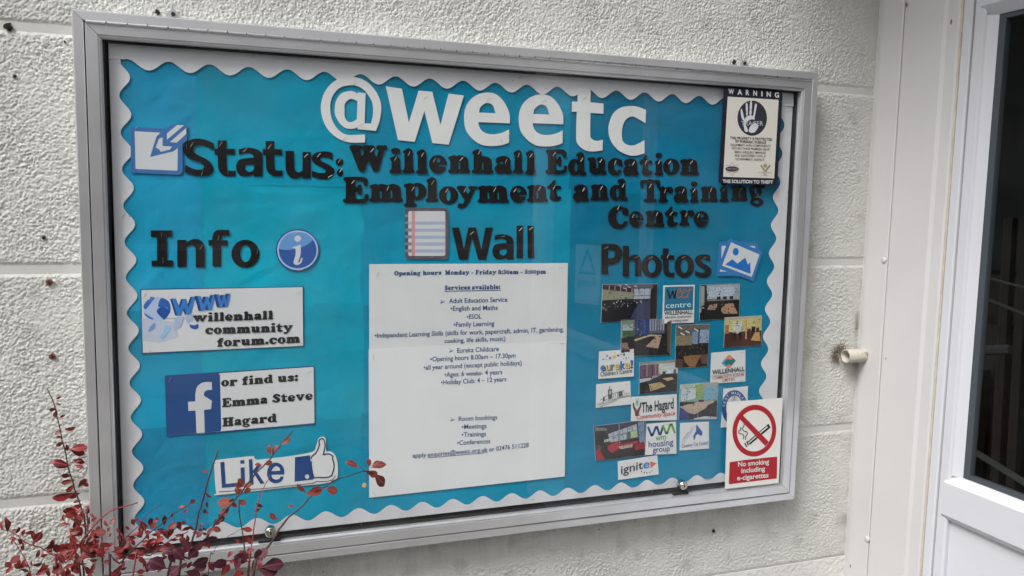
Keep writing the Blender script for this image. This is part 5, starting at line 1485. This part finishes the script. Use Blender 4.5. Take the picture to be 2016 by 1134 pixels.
# warning sticker on the second leaf's glass; the photograph shows it only mirrored in the board
def mirrored(px, py):
    p = P(px, py, YG); d = ray(px, py); d[1] = -d[1]
    return p + d * ((XD + 0.0205 - p[0]) / d[0])
stq = [mirrored(*q) for q in ((1183, 483), (1134, 480), (1131, 596), (1180, 601))]
stk = link('warning_sticker', stq + [q + np.array([0.0008, 0, 0]) for q in stq], [(0, 1, 2, 3), (7, 6, 5, 4), (0, 4, 5, 1), (1, 5, 6, 2), (2, 6, 7, 3), (3, 7, 4, 0)], m_paper)
tag(stk, 'pale warning sticker with a triangle on the door glass, seen mirrored in the board', 'sticker')
def sk(u, v, o=0.0008):
    p = (stq[0]*(1-u) + stq[1]*u)*(1-v) + (stq[3]*(1-u) + stq[2]*u)*v
    return (p[0] - o, p[1], p[2])
tri = [(0.5, 0.04), (0.14, 0.5), (0.86, 0.5)]; tin = [(0.5, 0.14), (0.24, 0.46), (0.76, 0.46)]
link('sticker_triangle', [sk(*q) for q in tri + tin], [(0, 3, 5, 2), (2, 5, 4, 1), (1, 4, 3, 0)], m_ink, stk)
v_, f_ = text_shape('Warning', 0.01)
w_ = v_[:, 0].max()
link('text_line', [sk(0.12 + 0.76 * x / w_, 0.70 - 0.2 * y) for x, y in v_], f_, m_ink, stk)
# the rest of that wall, beyond and above the door
side = empty('side_wall', (XC, -2, 0), kind='structure', label='white rendered wall at right angles holding the door')
mb = MB(); mb.box(XC, XC + 0.06, ye - 0.18, ye - 0.103, 0, 3.0); mb.build('render_face', m_render_far, side)
mb = MB(); mb.box(XC, XC + 0.06, ye - 0.103, 0.0, z_top + 0.172, 3.0); mb.build('render_face', m_render_far, side)
# dim lobby behind the door glass
lob = empty('lobby', (XC + 1, -0.8, 0), kind='structure', label='dark lobby behind the door glass')
mb = MB(); x0, x1, y0, y1, z1_ = XD + 0.061, XD + 2.2, ye - 0.1, 1.6, 2.7
for b in ((x1, x1 + .05, y0, y1, 0, z1_), (x0, x1, y1, y1 + .05, 0, z1_), (x0, x1, y0 - .05, y0, 0, z1_), (x0, x1, y0, y1, z1_, z1_ + .05), (x0, x1, y0, y1, -.05, 0.0)): mb.box(*b)
mb.build('lobby_shell', m_dark, lob)
for k in range(5):
    mb = MB(); mb.box(x0 + 0.5 + 0.25 * k, x0 + 0.72 + 0.25 * k, y1 - 0.9, y1 - 0.05, 0.02, 0.55 + 0.17 * k); mb.build('lobby_step', m_dark2, lob)
m_pale = mat('pale_reflection', (0.11, 0.11, 0.10), 0.6)  # bars standing in for pale reflection lines in the door glass
for (a, b, r) in (((1935, 545), (2040, 572), 0.004), ((1935, 585), (2040, 628), 0.005), ((1900, 878), (2040, 965), 0.010), ((1930, 690), (1990, 688), 0.014)):
    p, q = PX(*a, XD + 0.55), PX(*b, XD + 0.55)
    mb = MB(); mb.tube([tuple(p), tuple(q)], r, 6); mb.build('lobby_rail', m_pale, lob)
for px in (1960, 1992):
    p, q = PX(px, 980, XD + 0.8), PX(px + 30, 430, XD + 0.8)
    mb = MB(); mb.tube([tuple(p), tuple(q)], 0.02, 6); mb.build('lobby_post', m_dark2, lob)

# ------------------------------------------------------------------ overflow pipe and its dirt
YPp = -0.0260
pA = P(1664.5, 701.5, YPp); R0 = 0.0165
xe = XC - 0.006
pz_ = pA[2]
ring = 24
vs = []; fs = []
prof = [(pA[0] + 0.0, R0 - 0.003), (pA[0], R0), (xe, R0), (pA[0] + 0.05, R0 - 0.003)]
for (x, r) in [(pA[0] + 0.06, R0 - 0.003), (pA[0] + 0.0006, R0 - 0.003), (pA[0], R0 - 0.002), (pA[0], R0 - 0.0006), (pA[0] + 0.0008, R0), (xe, R0)]:
    for k in range(ring):
        a = 2 * math.pi * k / ring; vs.append((x, YPp + r * math.cos(a), pz_ + r * math.sin(a)))
for i in range(5):
    for k in range(ring):
        k2 = (k + 1) % ring; fs.append((i*ring+k, i*ring+k2, (i+1)*ring+k2, (i+1)*ring+k))
pipe = link('overflow_pipe', vs, fs, m_pipe, smooth=True)
tag(pipe, 'short cream plastic overflow pipe stub sticking out beside the white corner board', 'pipe')
mb = MB(); mb.tube([(pA[0] + 0.055, YPp, pz_), (pA[0] + 0.058, YPp, pz_)], R0 - 0.003, 20); mb.build('pipe_bore', m_pipe_in, pipe)
mb = MB(); mb.tube([(pA[0] + 0.060, YPp, pz_), (pA[0] + 0.064, YPp, pz_), (pA[0] + 0.072, YPp, pz_)], [R0 + 0.0002, R0 + 0.0012, R0 + 0.0002], 24, cap=False); mb.build('pipe_ridge', m_pipe, pipe, smooth=True)
mb = MB(); rr = random.Random(3)
for k in range(120):
    a = rr.uniform(0.3, 4.3); r0 = R0 * rr.uniform(0.2, 1.0); L = rr.uniform(0.008, 0.026)
    x = pA[0] + 0.002 + r0 * math.cos(a) * 0.9 - 0.004; z = pz_ + r0 * math.sin(a)
    pts = []
    a2 = a + rr.uniform(-.7, .7)
    for s in range(4):
        pts.append((x + L * s / 3 * math.cos(a2), -0.007 - rr.uniform(0, 0.004), z + L * s / 3 * math.sin(a2))); a2 += rr.uniform(-.6, .6)
    mb.tube(pts, rr.uniform(0.0002, 0.0005), 3, cap=False)
tuft = mb.build('dirt_tuft', m_fibre)
tag(tuft, 'brown dusty tuft of old nest fibres stuck on the wall behind the pipe stub', 'dirt', kind='stuff')

# ------------------------------------------------------------------ barberry shrub
shrub = empty('barberry_shrub', (0.12, -0.16, 0), 'barberry shrub with red and purple leaves before the lower left of the board', 'shrub')
def leafmat(name, c, c2, rough=0.4):
    m = bpy.data.materials.new(name); m.use_nodes = True
    n = m.node_tree; b = n.nodes['Principled BSDF']; b.inputs['Roughness'].default_value = rough; b.inputs['Specular IOR Level'].default_value = 0.25
    oi = n.nodes.new('ShaderNodeObjectInfo'); mx = n.nodes.new('ShaderNodeMix'); mx.data_type = 'RGBA'
    mx.inputs['A'].default_value = c + (1,); mx.inputs['B'].default_value = c2 + (1,)
    t = n.nodes.new('ShaderNodeTexNoise'); t.inputs['Scale'].default_value = 90
    tc = n.nodes.new('ShaderNodeTexCoord'); n.links.new(tc.outputs['Object'], t.inputs['Vector'])
    ad = n.nodes.new('ShaderNodeMath'); ad.operation = 'ADD'; n.links.new(oi.outputs['Random'], ad.inputs[0]); n.links.new(t.outputs[0], ad.inputs[1])
    ml = n.nodes.new('ShaderNodeMath'); ml.operation = 'MULTIPLY_ADD'; ml.inputs[1].default_value = 0.9; ml.inputs[2].default_value = -0.4; n.links.new(ad.outputs[0], ml.inputs[0]); ml.use_clamp = True
    n.links.new(ml.outputs[0], mx.inputs['Factor'])
    sx = n.nodes.new('ShaderNodeSeparateXYZ'); n.links.new(tc.outputs['Object'], sx.inputs[0])
    ab = n.nodes.new('ShaderNodeMath'); ab.operation = 'ABSOLUTE'; n.links.new(sx.outputs['Y'], ab.inputs[0])
    vm = n.nodes.new('ShaderNodeMath'); vm.operation = 'MULTIPLY_ADD'; vm.inputs[1].default_value = -0.55; n.links.new(ab.outputs[0], vm.inputs[0]); n.links.new(sx.outputs['X'], vm.inputs[2])
    vs_ = n.nodes.new('ShaderNodeMath'); vs_.operation = 'SINE'
    vk = n.nodes.new('ShaderNodeMath'); vk.operation = 'MULTIPLY'; vk.inputs[1].default_value = 48; n.links.new(vm.outputs[0], vk.inputs[0]); n.links.new(vk.outputs[0], vs_.inputs[0])
    r1_ = n.nodes.new('ShaderNodeMapRange'); r1_.inputs['From Min'].default_value = 0.78; r1_.inputs['From Max'].default_value = 1.0; r1_.inputs['To Max'].default_value = 0.35; n.links.new(vs_.outputs[0], r1_.inputs[0])
    r2_ = n.nodes.new('ShaderNodeMapRange'); r2_.inputs['From Min'].default_value = 0.05; r2_.inputs['From Max'].default_value = 0.012; r2_.inputs['To Max'].default_value = 0.8; n.links.new(ab.outputs[0], r2_.inputs[0])
    mxv = n.nodes.new('ShaderNodeMath'); mxv.operation = 'MAXIMUM'; n.links.new(r1_.outputs[0], mxv.inputs[0]); n.links.new(r2_.outputs[0], mxv.inputs[1])
    mv = n.nodes.new('ShaderNodeMix'); mv.data_type = 'RGBA'; mv.inputs['B'].default_value = tuple(min(1, q * 1.3 + 0.015) for q in c2) + (1,)
    n.links.new(mxv.outputs[0], mv.inputs['Factor']); n.links.new(mx.outputs['Result'], mv.inputs['A'])
    n.links.new(mv.outputs['Result'], b.inputs['Base Color'])
    return m
m_leafred = leafmat('barberry_leaf_red', (0.060, 0.010, 0.011), (0.24, 0.028, 0.028))
m_leafdark = leafmat('barberry_leaf_purple', (0.035, 0.009, 0.016), (0.10, 0.022, 0.035), 0.45)
m_leafbrick = leafmat('barberry_leaf_brick', (0.10, 0.020, 0.016), (0.20, 0.042, 0.034), 0.5)
def leaf_mesh(m, fat, cup, fold):
    """obovate leaf 1 unit long along +x from the stalk, lying in xy, with fold and cup"""
    rows = [(0.0, 0.015), (0.14, 0.05), (0.32, 0.24), (0.55, 0.40), (0.76, 0.36), (0.92, 0.17), (1.0, 0.01)]
    vs = []; fs = []
    for x, w in rows:
        w *= fat
        zc = cup * x * (1 - x) * 1.2 - 0.10 * cup * x
        for s in (-1, -0.5, 0, 0.5, 1):
            vs.append((x, w * s, zc + fold * w * abs(s) - 0.05 * abs(s) * x))
    for i in range(len(rows) - 1):
        for j in range(4):
            a = i * 5 + j; fs.append((a, a + 1, a + 6, a + 5))
    me = bpy.data.meshes.new('leaf'); me.from_pydata(vs, [], fs); me.materials.append(m)
    me.polygons.foreach_set('use_smooth', [True] * len(fs)); me.update(); return me
LM = {k: [leaf_mesh(m, f, c, d) for f, c, d in ((0.60, 0.25, 0.30), (0.72, -0.25, 0.2), (0.52, 0.35, 0.5))] for k, m in (('r', m_leafred), ('d', m_leafdark), ('b', m_leafbrick))}
LM['b'] = [leaf_mesh(m_leafbrick, f, c, d) for f, c, d in ((0.8, 0.2, 0.15), (0.95, -0.15, 0.1), (0.72, 0.25, 0.3))]
LM['d'] = [leaf_mesh(m_leafdark, f, c, d) for f, c, d in ((0.95, 0.15, 0.12), (1.1, -0.15, 0.1), (0.85, 0.2, 0.2))]
SB = parent_world(shrub)
rl = random.Random(21)
nleaf = [0]
def add_leaf(base, direc, size, kind='r', roll=None, face=None):
    """leaf at base pointing along direc; its upper face turned roughly to the light in front"""
    d = Vector(direc).normalized()
    nrm = Vector((rl.uniform(-1.1, 1.1), -1, rl.uniform(-.7, 1.3))) if face is None else Vector(face)
    nrm = (nrm - d * nrm.dot(d)).normalized()
    side_ = nrm.cross(d)
    me = rl.choice(LM[kind])
    o = bpy.data.objects.new('leaf', me); col.objects.link(o); o.parent = shrub
    mt = Matrix((( d.x, side_.x, nrm.x), (d.y, side_.y, nrm.y), (d.z, side_.z, nrm.z)))
    o.rotation_euler = mt.to_euler(); o.scale = (size * 0.9, size * 0.80, size * 0.9)
    o.location = Vector(base) - SB
    nleaf[0] += 1
def stem(pts, y0, y1, r0, r1, m, name='stem', root=True, smooth=3):
    """pts: photo pixels from tip to base, at depths y0 (tip) to y1 (base)"""
    W = []
    n = len(pts)
    for i, (px, py) in enumerate(pts):
        W.append(Vector(P(px, py, y0 + (y1 - y0) * i / (n - 1))))
    if root:
        b = W[-1]; W.append(Vector((b.x * 0.6 + SB.x * 0.4, b.y * .6 + SB.y * .4, b.z * 0.5))); W.append(Vector((SB.x + rl.uniform(-.05, .05), SB.y + rl.uniform(-.04, .04), 0.0)))
    q = []
    for i in range(len(W) - 1):
        p0, p1, p2, p3 = W[max(i-1, 0)], W[i], W[i+1], W[min(i+2, len(W)-1)]
        for k in range(smooth):
            t = k / smooth
            q.append(0.5 * (2*p1 + (p2-p0)*t + (2*p0-5*p1+4*p2-p3)*t*t + (3*p1-p0-3*p2+p3)*t**3))
    q.append(W[-1])
    L = len(q)
    q = [p + Vector((rl.uniform(-1, 1), 0, rl.uniform(-1, 1))) * 0.0008 for p in q]
    mb = MB(); mb.tube(q, [r0 + (r1 - r0) * i / (L - 1) for i in range(L)], 6)
    mb.build(name, m, shrub, smooth=True)
    # thorns
    mb = MB(); c = 0
    for i in range(2, int(L * 0.75), 2):
        for s in (-1, 1):
            if rl.random() < .6:
                e2 = q[i] + Vector((s * rl.uniform(.004, .008), -0.002, rl.uniform(-.003, .006)))
                mb.tube([q[i], e2], [0.0005, 0.0001], 3, cap=False); c += 1
    if c: tag(mb.build('thorns', m, shrub), kind='stuff')
    return q
def leaves_at(lst, Y, kind='r'):
    """(px, py of the stalk end, px, py of the tip) pairs on the depth Y"""
    for x0, y0, x1, y1 in lst:
        a = Vector(P(x0, y0, Y)); b = Vector(P(x1, y1, Y + rl.uniform(-.004, .004)))
        add_leaf(a, b - a, (b - a).length, kind)
def sprinkle(q, i0, i1, n, size, kinds, spread=1.0):
    for k in range(n):
        i = int(rl.uniform(i0, i1) * (len(q) - 1)); p = q[i]
        tdir = (q[max(i-1, 0)] - q[min(i+1, len(q)-1)]).normalized()
        s = rl.choice((-1, 1)); w = Vector((-tdir.z, 0, tdir.x)) * s
        d = w * rl.uniform(.5, 1.1) * spread + tdir * rl.uniform(-.1, .9) + Vector((0, rl.uniform(-.4, .2), rl.uniform(-.1, .3)))
        st_ = p + d.normalized() * size * 0.25
        add_leaf(st_, d, size * rl.uniform(.65, 1.25), rl.choice(kinds))
# 1 tall sprig against the wall, left of the board
s1 = stem([(92, 764), (108, 800), (119, 850), (130, 900), (143, 950), (155, 985), (165, 1015), (168, 1060), (165, 1134)], -0.022, -0.050, 0.0009, 0.0019, m_bark)
leaves_at([(108,786,122,780),(110,792,120,798),(112,805,94,808),(112,806,106,824),(115,822,130,816),(122,846,106,856),(124,845,152,842),(125,862,106,860),(128,868,108,880),(129,872,134,890),(135,884,171,896),(134,884,178,880),(140,918,94,907),(138,920,102,915),
           (141,905,170,912),(143,912,165,903),(144,916,168,922),(143,938,118,936),(148,945,116,952),(150,950,128,972),(152,968,96,984),(153,962,172,940),(158,950,178,958),(160,970,132,982),(162,985,142,990),(163,992,138,1006),(164,1000,134,1022),(166,1010,142,1048),(165,1012,180,1005)], -0.026)
sprinkle(s1, 0.5, 0.95, 26, 0.024, ('r', 'b', 'r'))
# 2 spray to the far left
s2 = stem([(2, 1042), (28, 1050), (50, 1068), (80, 1078), (100, 1090), (122, 1098), (150, 1104), (172, 1120)], -0.06, -0.09, 0.0008, 0.0014, m_redbark, root=False)
s2b = stem([(20, 1052), (40, 1084), (55, 1112), (62, 1134), (66, 1150)], -0.06, -0.07, 0.0007, 0.001, m_redbark, root=False)
leaves_at([(8,1046,2,1026),(14,1050,14,1018),(20,1050,34,1040),(25,1060,22,1074),(30,1052,40,1036),(34,1060,46,1072),(48,1066,44,1086),(60,1076,72,1062),(66,1072,84,1044),(78,1080,72,1100),(84,1082,106,1065),(92,1086,102,1080),(96,1092,78,1096),(106,1090,128,1068),(104,1084,126,1082),(112,1096,134,1102),(45,1050,70,1046),(40,1100,34,1116),
           (118,1100,140,1092),(72,1126,98,1112),(66,1134,100,1118),(60,1118,44,1112)], -0.08)
sprinkle(s2, 0.0, 0.9, 16, 0.020, ('r',)); 
# 3 arching red shoot crossing the frame
s3 = stem([(272, 990), (250, 996), (225, 1003), (205, 1014), (188, 1032), (168, 1056), (150, 1080), (130, 1108), (112, 1134)], -0.10, -0.13, 0.0012, 0.0022, m_redbark)
sprinkle(s3, 0.45, 0.8, 20, 0.022, ('r', 'b', 'r'))
# 4 dark upright
s4 = stem([(429, 887), (415, 930), (402, 975), (392, 1010), (384, 1045), (372, 1085), (352, 1134)], -0.13, -0.17, 0.0011, 0.0024, m_bark)
leaves_at([(402,975,398,988),(404,968,418,982),(410,930,398,926),(408,985,410,1002)], -0.14, 'r')
# 5 sweeping twig with small bright leaves
s5 = stem([(385, 985), (355, 1004), (325, 1025), (290, 1055), (258, 1085), (235, 1110), (216, 1134)], -0.13, -0.16, 0.0007, 0.0018, m_bark)
leaves_at([(372,994,385,982),(340,1008,338,1020),(350,1000,366,996),(372,1000,360,1012),(300,1030,315,1020),(310,1036,320,1052),(280,1020,276,1034),(312,1016,306,1026)], -0.14, 'r')
s5b = stem([(318, 992), (292, 1012), (268, 1040), (245, 1062), (232, 1090), (215, 1134)], -0.12, -0.15, 0.0005, 0.0012, m_bark)
sprinkle(s5, 0.35, 0.8, 22, 0.020, ('r',)); sprinkle(s5b, 0.2, 0.8, 14, 0.015, ('r',))
# 6 the dark stem through the like sign
s6 = stem([(577, 848), (560, 868), (545, 885), (533, 902), (518, 918), (500, 935), (484, 958), (468, 978), (448, 1000), (425, 1030), (404, 1062), (372, 1100), (330, 1134)], -0.13, -0.17, 0.0009, 0.0024, m_bark)
leaves_at([(552,876,574,862),(534,896,528,874),(520,915,538,908),(516,916,500,914),(482,960,468,940),(476,958,498,952),(478,962,466,968),(480,958,460,955)], -0.14, 'b')
a_ = Vector(P(535, 895, -.14)); add_leaf(a_, Vector(P(548, 875, -.14)) - a_, 0.022, 'b')
leaves_at([(462,985,424,992),(466,982,448,990),(468,984,486,994),(452,1000,430,1016),(440,1010,452,1002),(440,1020,418,1034),(474,975,462,958),(478,970,496,962)], -0.15, 'b')
leaves_at([(425,1020,428,1036),(400,1010,412,1008),(404,1000,402,1012),(430,1010,440,1030)], -0.15, 'd')
# 7 the long branch to the paper sheet
s7 = stem([(719, 928), (706, 930), (690, 936), (662, 944), (640, 958), (615, 975), (600, 990), (585, 1005), (568, 1018), (550, 1042), (538, 1062), (520, 1085), (505, 1110), (498, 1134)], -0.13, -0.19, 0.0008, 0.0024, m_bark)
for x0, y0, x1, y1 in ((708, 920, 678, 908), (728, 920, 724, 900), (730, 918, 752, 908), (728, 922, 764, 912), (740, 935, 718, 926), (735, 932, 760, 960), (724, 926, 745, 940)):
    leaves_at([(x0, y0, x1, y1)], -0.132, 'b')
leaves_at([(604,970,582,952),(608,975,624,958),(600,974,640,960),(640,962,668,968),(612,972,634,964),(548,1024,528,1010),(580,995,566,998)], -0.15, 'b')
stem([(708, 920), (714, 924), (722, 930)], -0.132, -0.132, 0.0006, 0.0007, m_bark, root=False)
stem([(718, 955), (722, 940), (722, 930)], -0.132, -0.132, 0.0004, 0.0005, m_bark, root=False)
mb = MB(); c = P(717, 955, -0.132)
for k in range(7):
    a = 2 * math.pi * k / 7
    mb.tube([(c[0], c[1], c[2]), (c[0] + .004 * math.cos(a), c[1] - .002, c[2] + .0045 * math.sin(a))], [0.0022, 0.0008], 5)
mb.build('dried_flower', mat('dried_flower_gold', (0.55, 0.38, 0.12), 0.6), shrub)
# 8, 9, 10 thin upright shoots below the like sign
s8 = stem([(531, 935), (522, 955), (512, 975), (506, 1000), (500, 1040), (494, 1080), (487, 1134)], -0.14, -0.17, 0.0006, 0.0015, m_redbark)
leaves_at([(500,1008,514,1000),(502,990,518,1000),(496,1060,512,1052),(496,1064,480,1056)], -0.15, 'r')
s9 = stem([(470, 985), (473, 1020), (480, 1062), (484, 1100), (489, 1134)], -0.14, -0.17, 0.0009, 0.0016, m_bark)
leaves_at([(474,1040,500,1044),(478,1060,500,1072),(480,1070,462,1062),(482,1090,502,1080),(480,1104,448,1106),(470,1000,455,990)], -0.15, 'r')
s10 = stem([(482, 1038), (440, 1062), (420, 1090), (410, 1134)], -0.12, -0.15, 0.0004, 0.0007, m_bark)
s11 = stem([(370, 1046), (330, 1068), (295, 1095), (262, 1134)], -0.14, -0.17, 0.0009, 0.0018, m_redbark)
sprinkle(s11, 0.05, 0.8, 26, 0.022, ('r',))
s12 = stem([(172, 1000), (172, 1050), (166, 1100), (158, 1140)], -0.05, -0.08, 0.0012, 0.002, m_bark)
sprinkle(s12, 0.1, 0.85, 24, 0.022, ('r', 'b'))
# the crowded foot: red leaves behind, big purple ones in front
def cluster(n, x0, x1, y0, y1, Ya, Yb, size, kinds):
    for k in range(n):
        px, py = rl.uniform(x0, x1), rl.uniform(y0, y1)
        b = Vector(P(px, py, rl.uniform(Ya, Yb)))
        a = rl.uniform(-0.3, math.pi + 0.3)
        add_leaf(b, (math.cos(a), rl.uniform(-.4, .3), math.sin(a)), size * rl.uniform(.6, 1.25), rl.choice(kinds))
cluster(44, 130, 215, 1020, 1150, -0.07, -0.14, 0.019, ('r', 'r', 'b'))
cluster(40, 205, 310, 1050, 1150, -0.11, -0.16, 0.018, ('r',))
cluster(40, 290, 430, 1030, 1090, -0.14, -0.18, 0.018, ('r', 'r', 'b'))
cluster(22, 330, 560, 1095, 1150, -0.14, -0.18, 0.026, ('r', 'd'))
cluster(30, 0, 130, 1110, 1170, -0.08, -0.14, 0.020, ('r', 'b'))
leaves_at([(330,1120,290,1100),(345,1110,332,1084),(365,1105,340,1078),(350,1090,318,1082),(372,1090,362,1060),(368,1100,392,1080),(375,1085,402,1068),(390,1072,416,1064),(395,1070,432,1058),(385,1060,400,1044),(372,1115,415,1098),(380,1120,410,1112),(362,1125,398,1134),(356,1112,330,1134),
           (320,1110,286,1120),(505,1100,530,1080),(500,1110,520,1096),(512,1118,565,1108),(505,1120,552,1124),(502,1105,512,1078)], -0.19, 'd')

# ------------------------------------------------------------------ paving, then unseen building, hedge and canopy added to shape the light
g = MB(); g.box(-30, 30, -30, 20, -0.2, 0.0); o = g.build('ground', m_paving); tag(o, kind='structure', label='grey paved ground in front of the wall')
opp = empty('sky_block_building', (-1, -9, 0), 'unseen brown brick building added across the yard to darken reflections in the glass', 'building')  # unseen, added to block the low sky and keep reflections dark
mb = MB(); mb.box(-9, 6, -9.6, -9.2, 0, 4.2); mb.build('brick_face', m_brick, opp)
for k in range(4):
    x = -7.5 + k * 3.4
    mb = MB(); mb.box(x, x + 1.6, -9.2, -9.17, 0.9, 2.2); w_ = mb.build('window', m_dark, opp)
    mb = MB(); mb.box(x - .05, x + 1.65, -9.19, -9.15, 0.82, 0.9); mb.build('window_sill', m_upvc, w_)
hd = MB()  # unseen hedge, added as something dark to reflect
rh = random.Random(9)
for k in range(5000):
    x = rh.uniform(-4.6, -3.4); y = rh.uniform(-6, 1.0); z = rh.uniform(0.05, 2.3)
    if abs(x + 4.0) < 0.4 and z < 2.1: 
        x = -3.42 - rh.random() * .1
    s = 0.06; d = Vector((rh.uniform(-1,1), rh.uniform(-1,1), rh.uniform(-1,1))).normalized() * s; e3 = d.cross(Vector((rh.uniform(-1,1), rh.uniform(-1,1), rh.uniform(-1,1)))).normalized() * s * .7
    c = Vector((x, y, z)); hd.add([c - d, c + e3, c + d, c - e3], [(0, 1, 2, 3)])
hd.box(-4.5, -3.5, -6, 1.0, 0, 2.2)
h_ = hd.build('hedge', m_green); tag(h_, 'unseen dark green hedge added at the left to darken reflections', 'hedge', kind='stuff')
print('leaves', nleaf[0])

can = empty('shade_canopy', (XC - 0.3, -0.6, 2.52), 'unseen flat white canopy added to shade the right end of the wall', 'canopy')  # unseen, added to shade the wall towards the corner
mb = MB(); mb.box(XC - 0.62, XC - 0.001, -2.2, -0.001, 2.52, 2.62, bev=0.004); mb.build('shade_slab', m_gloss_paint, can)
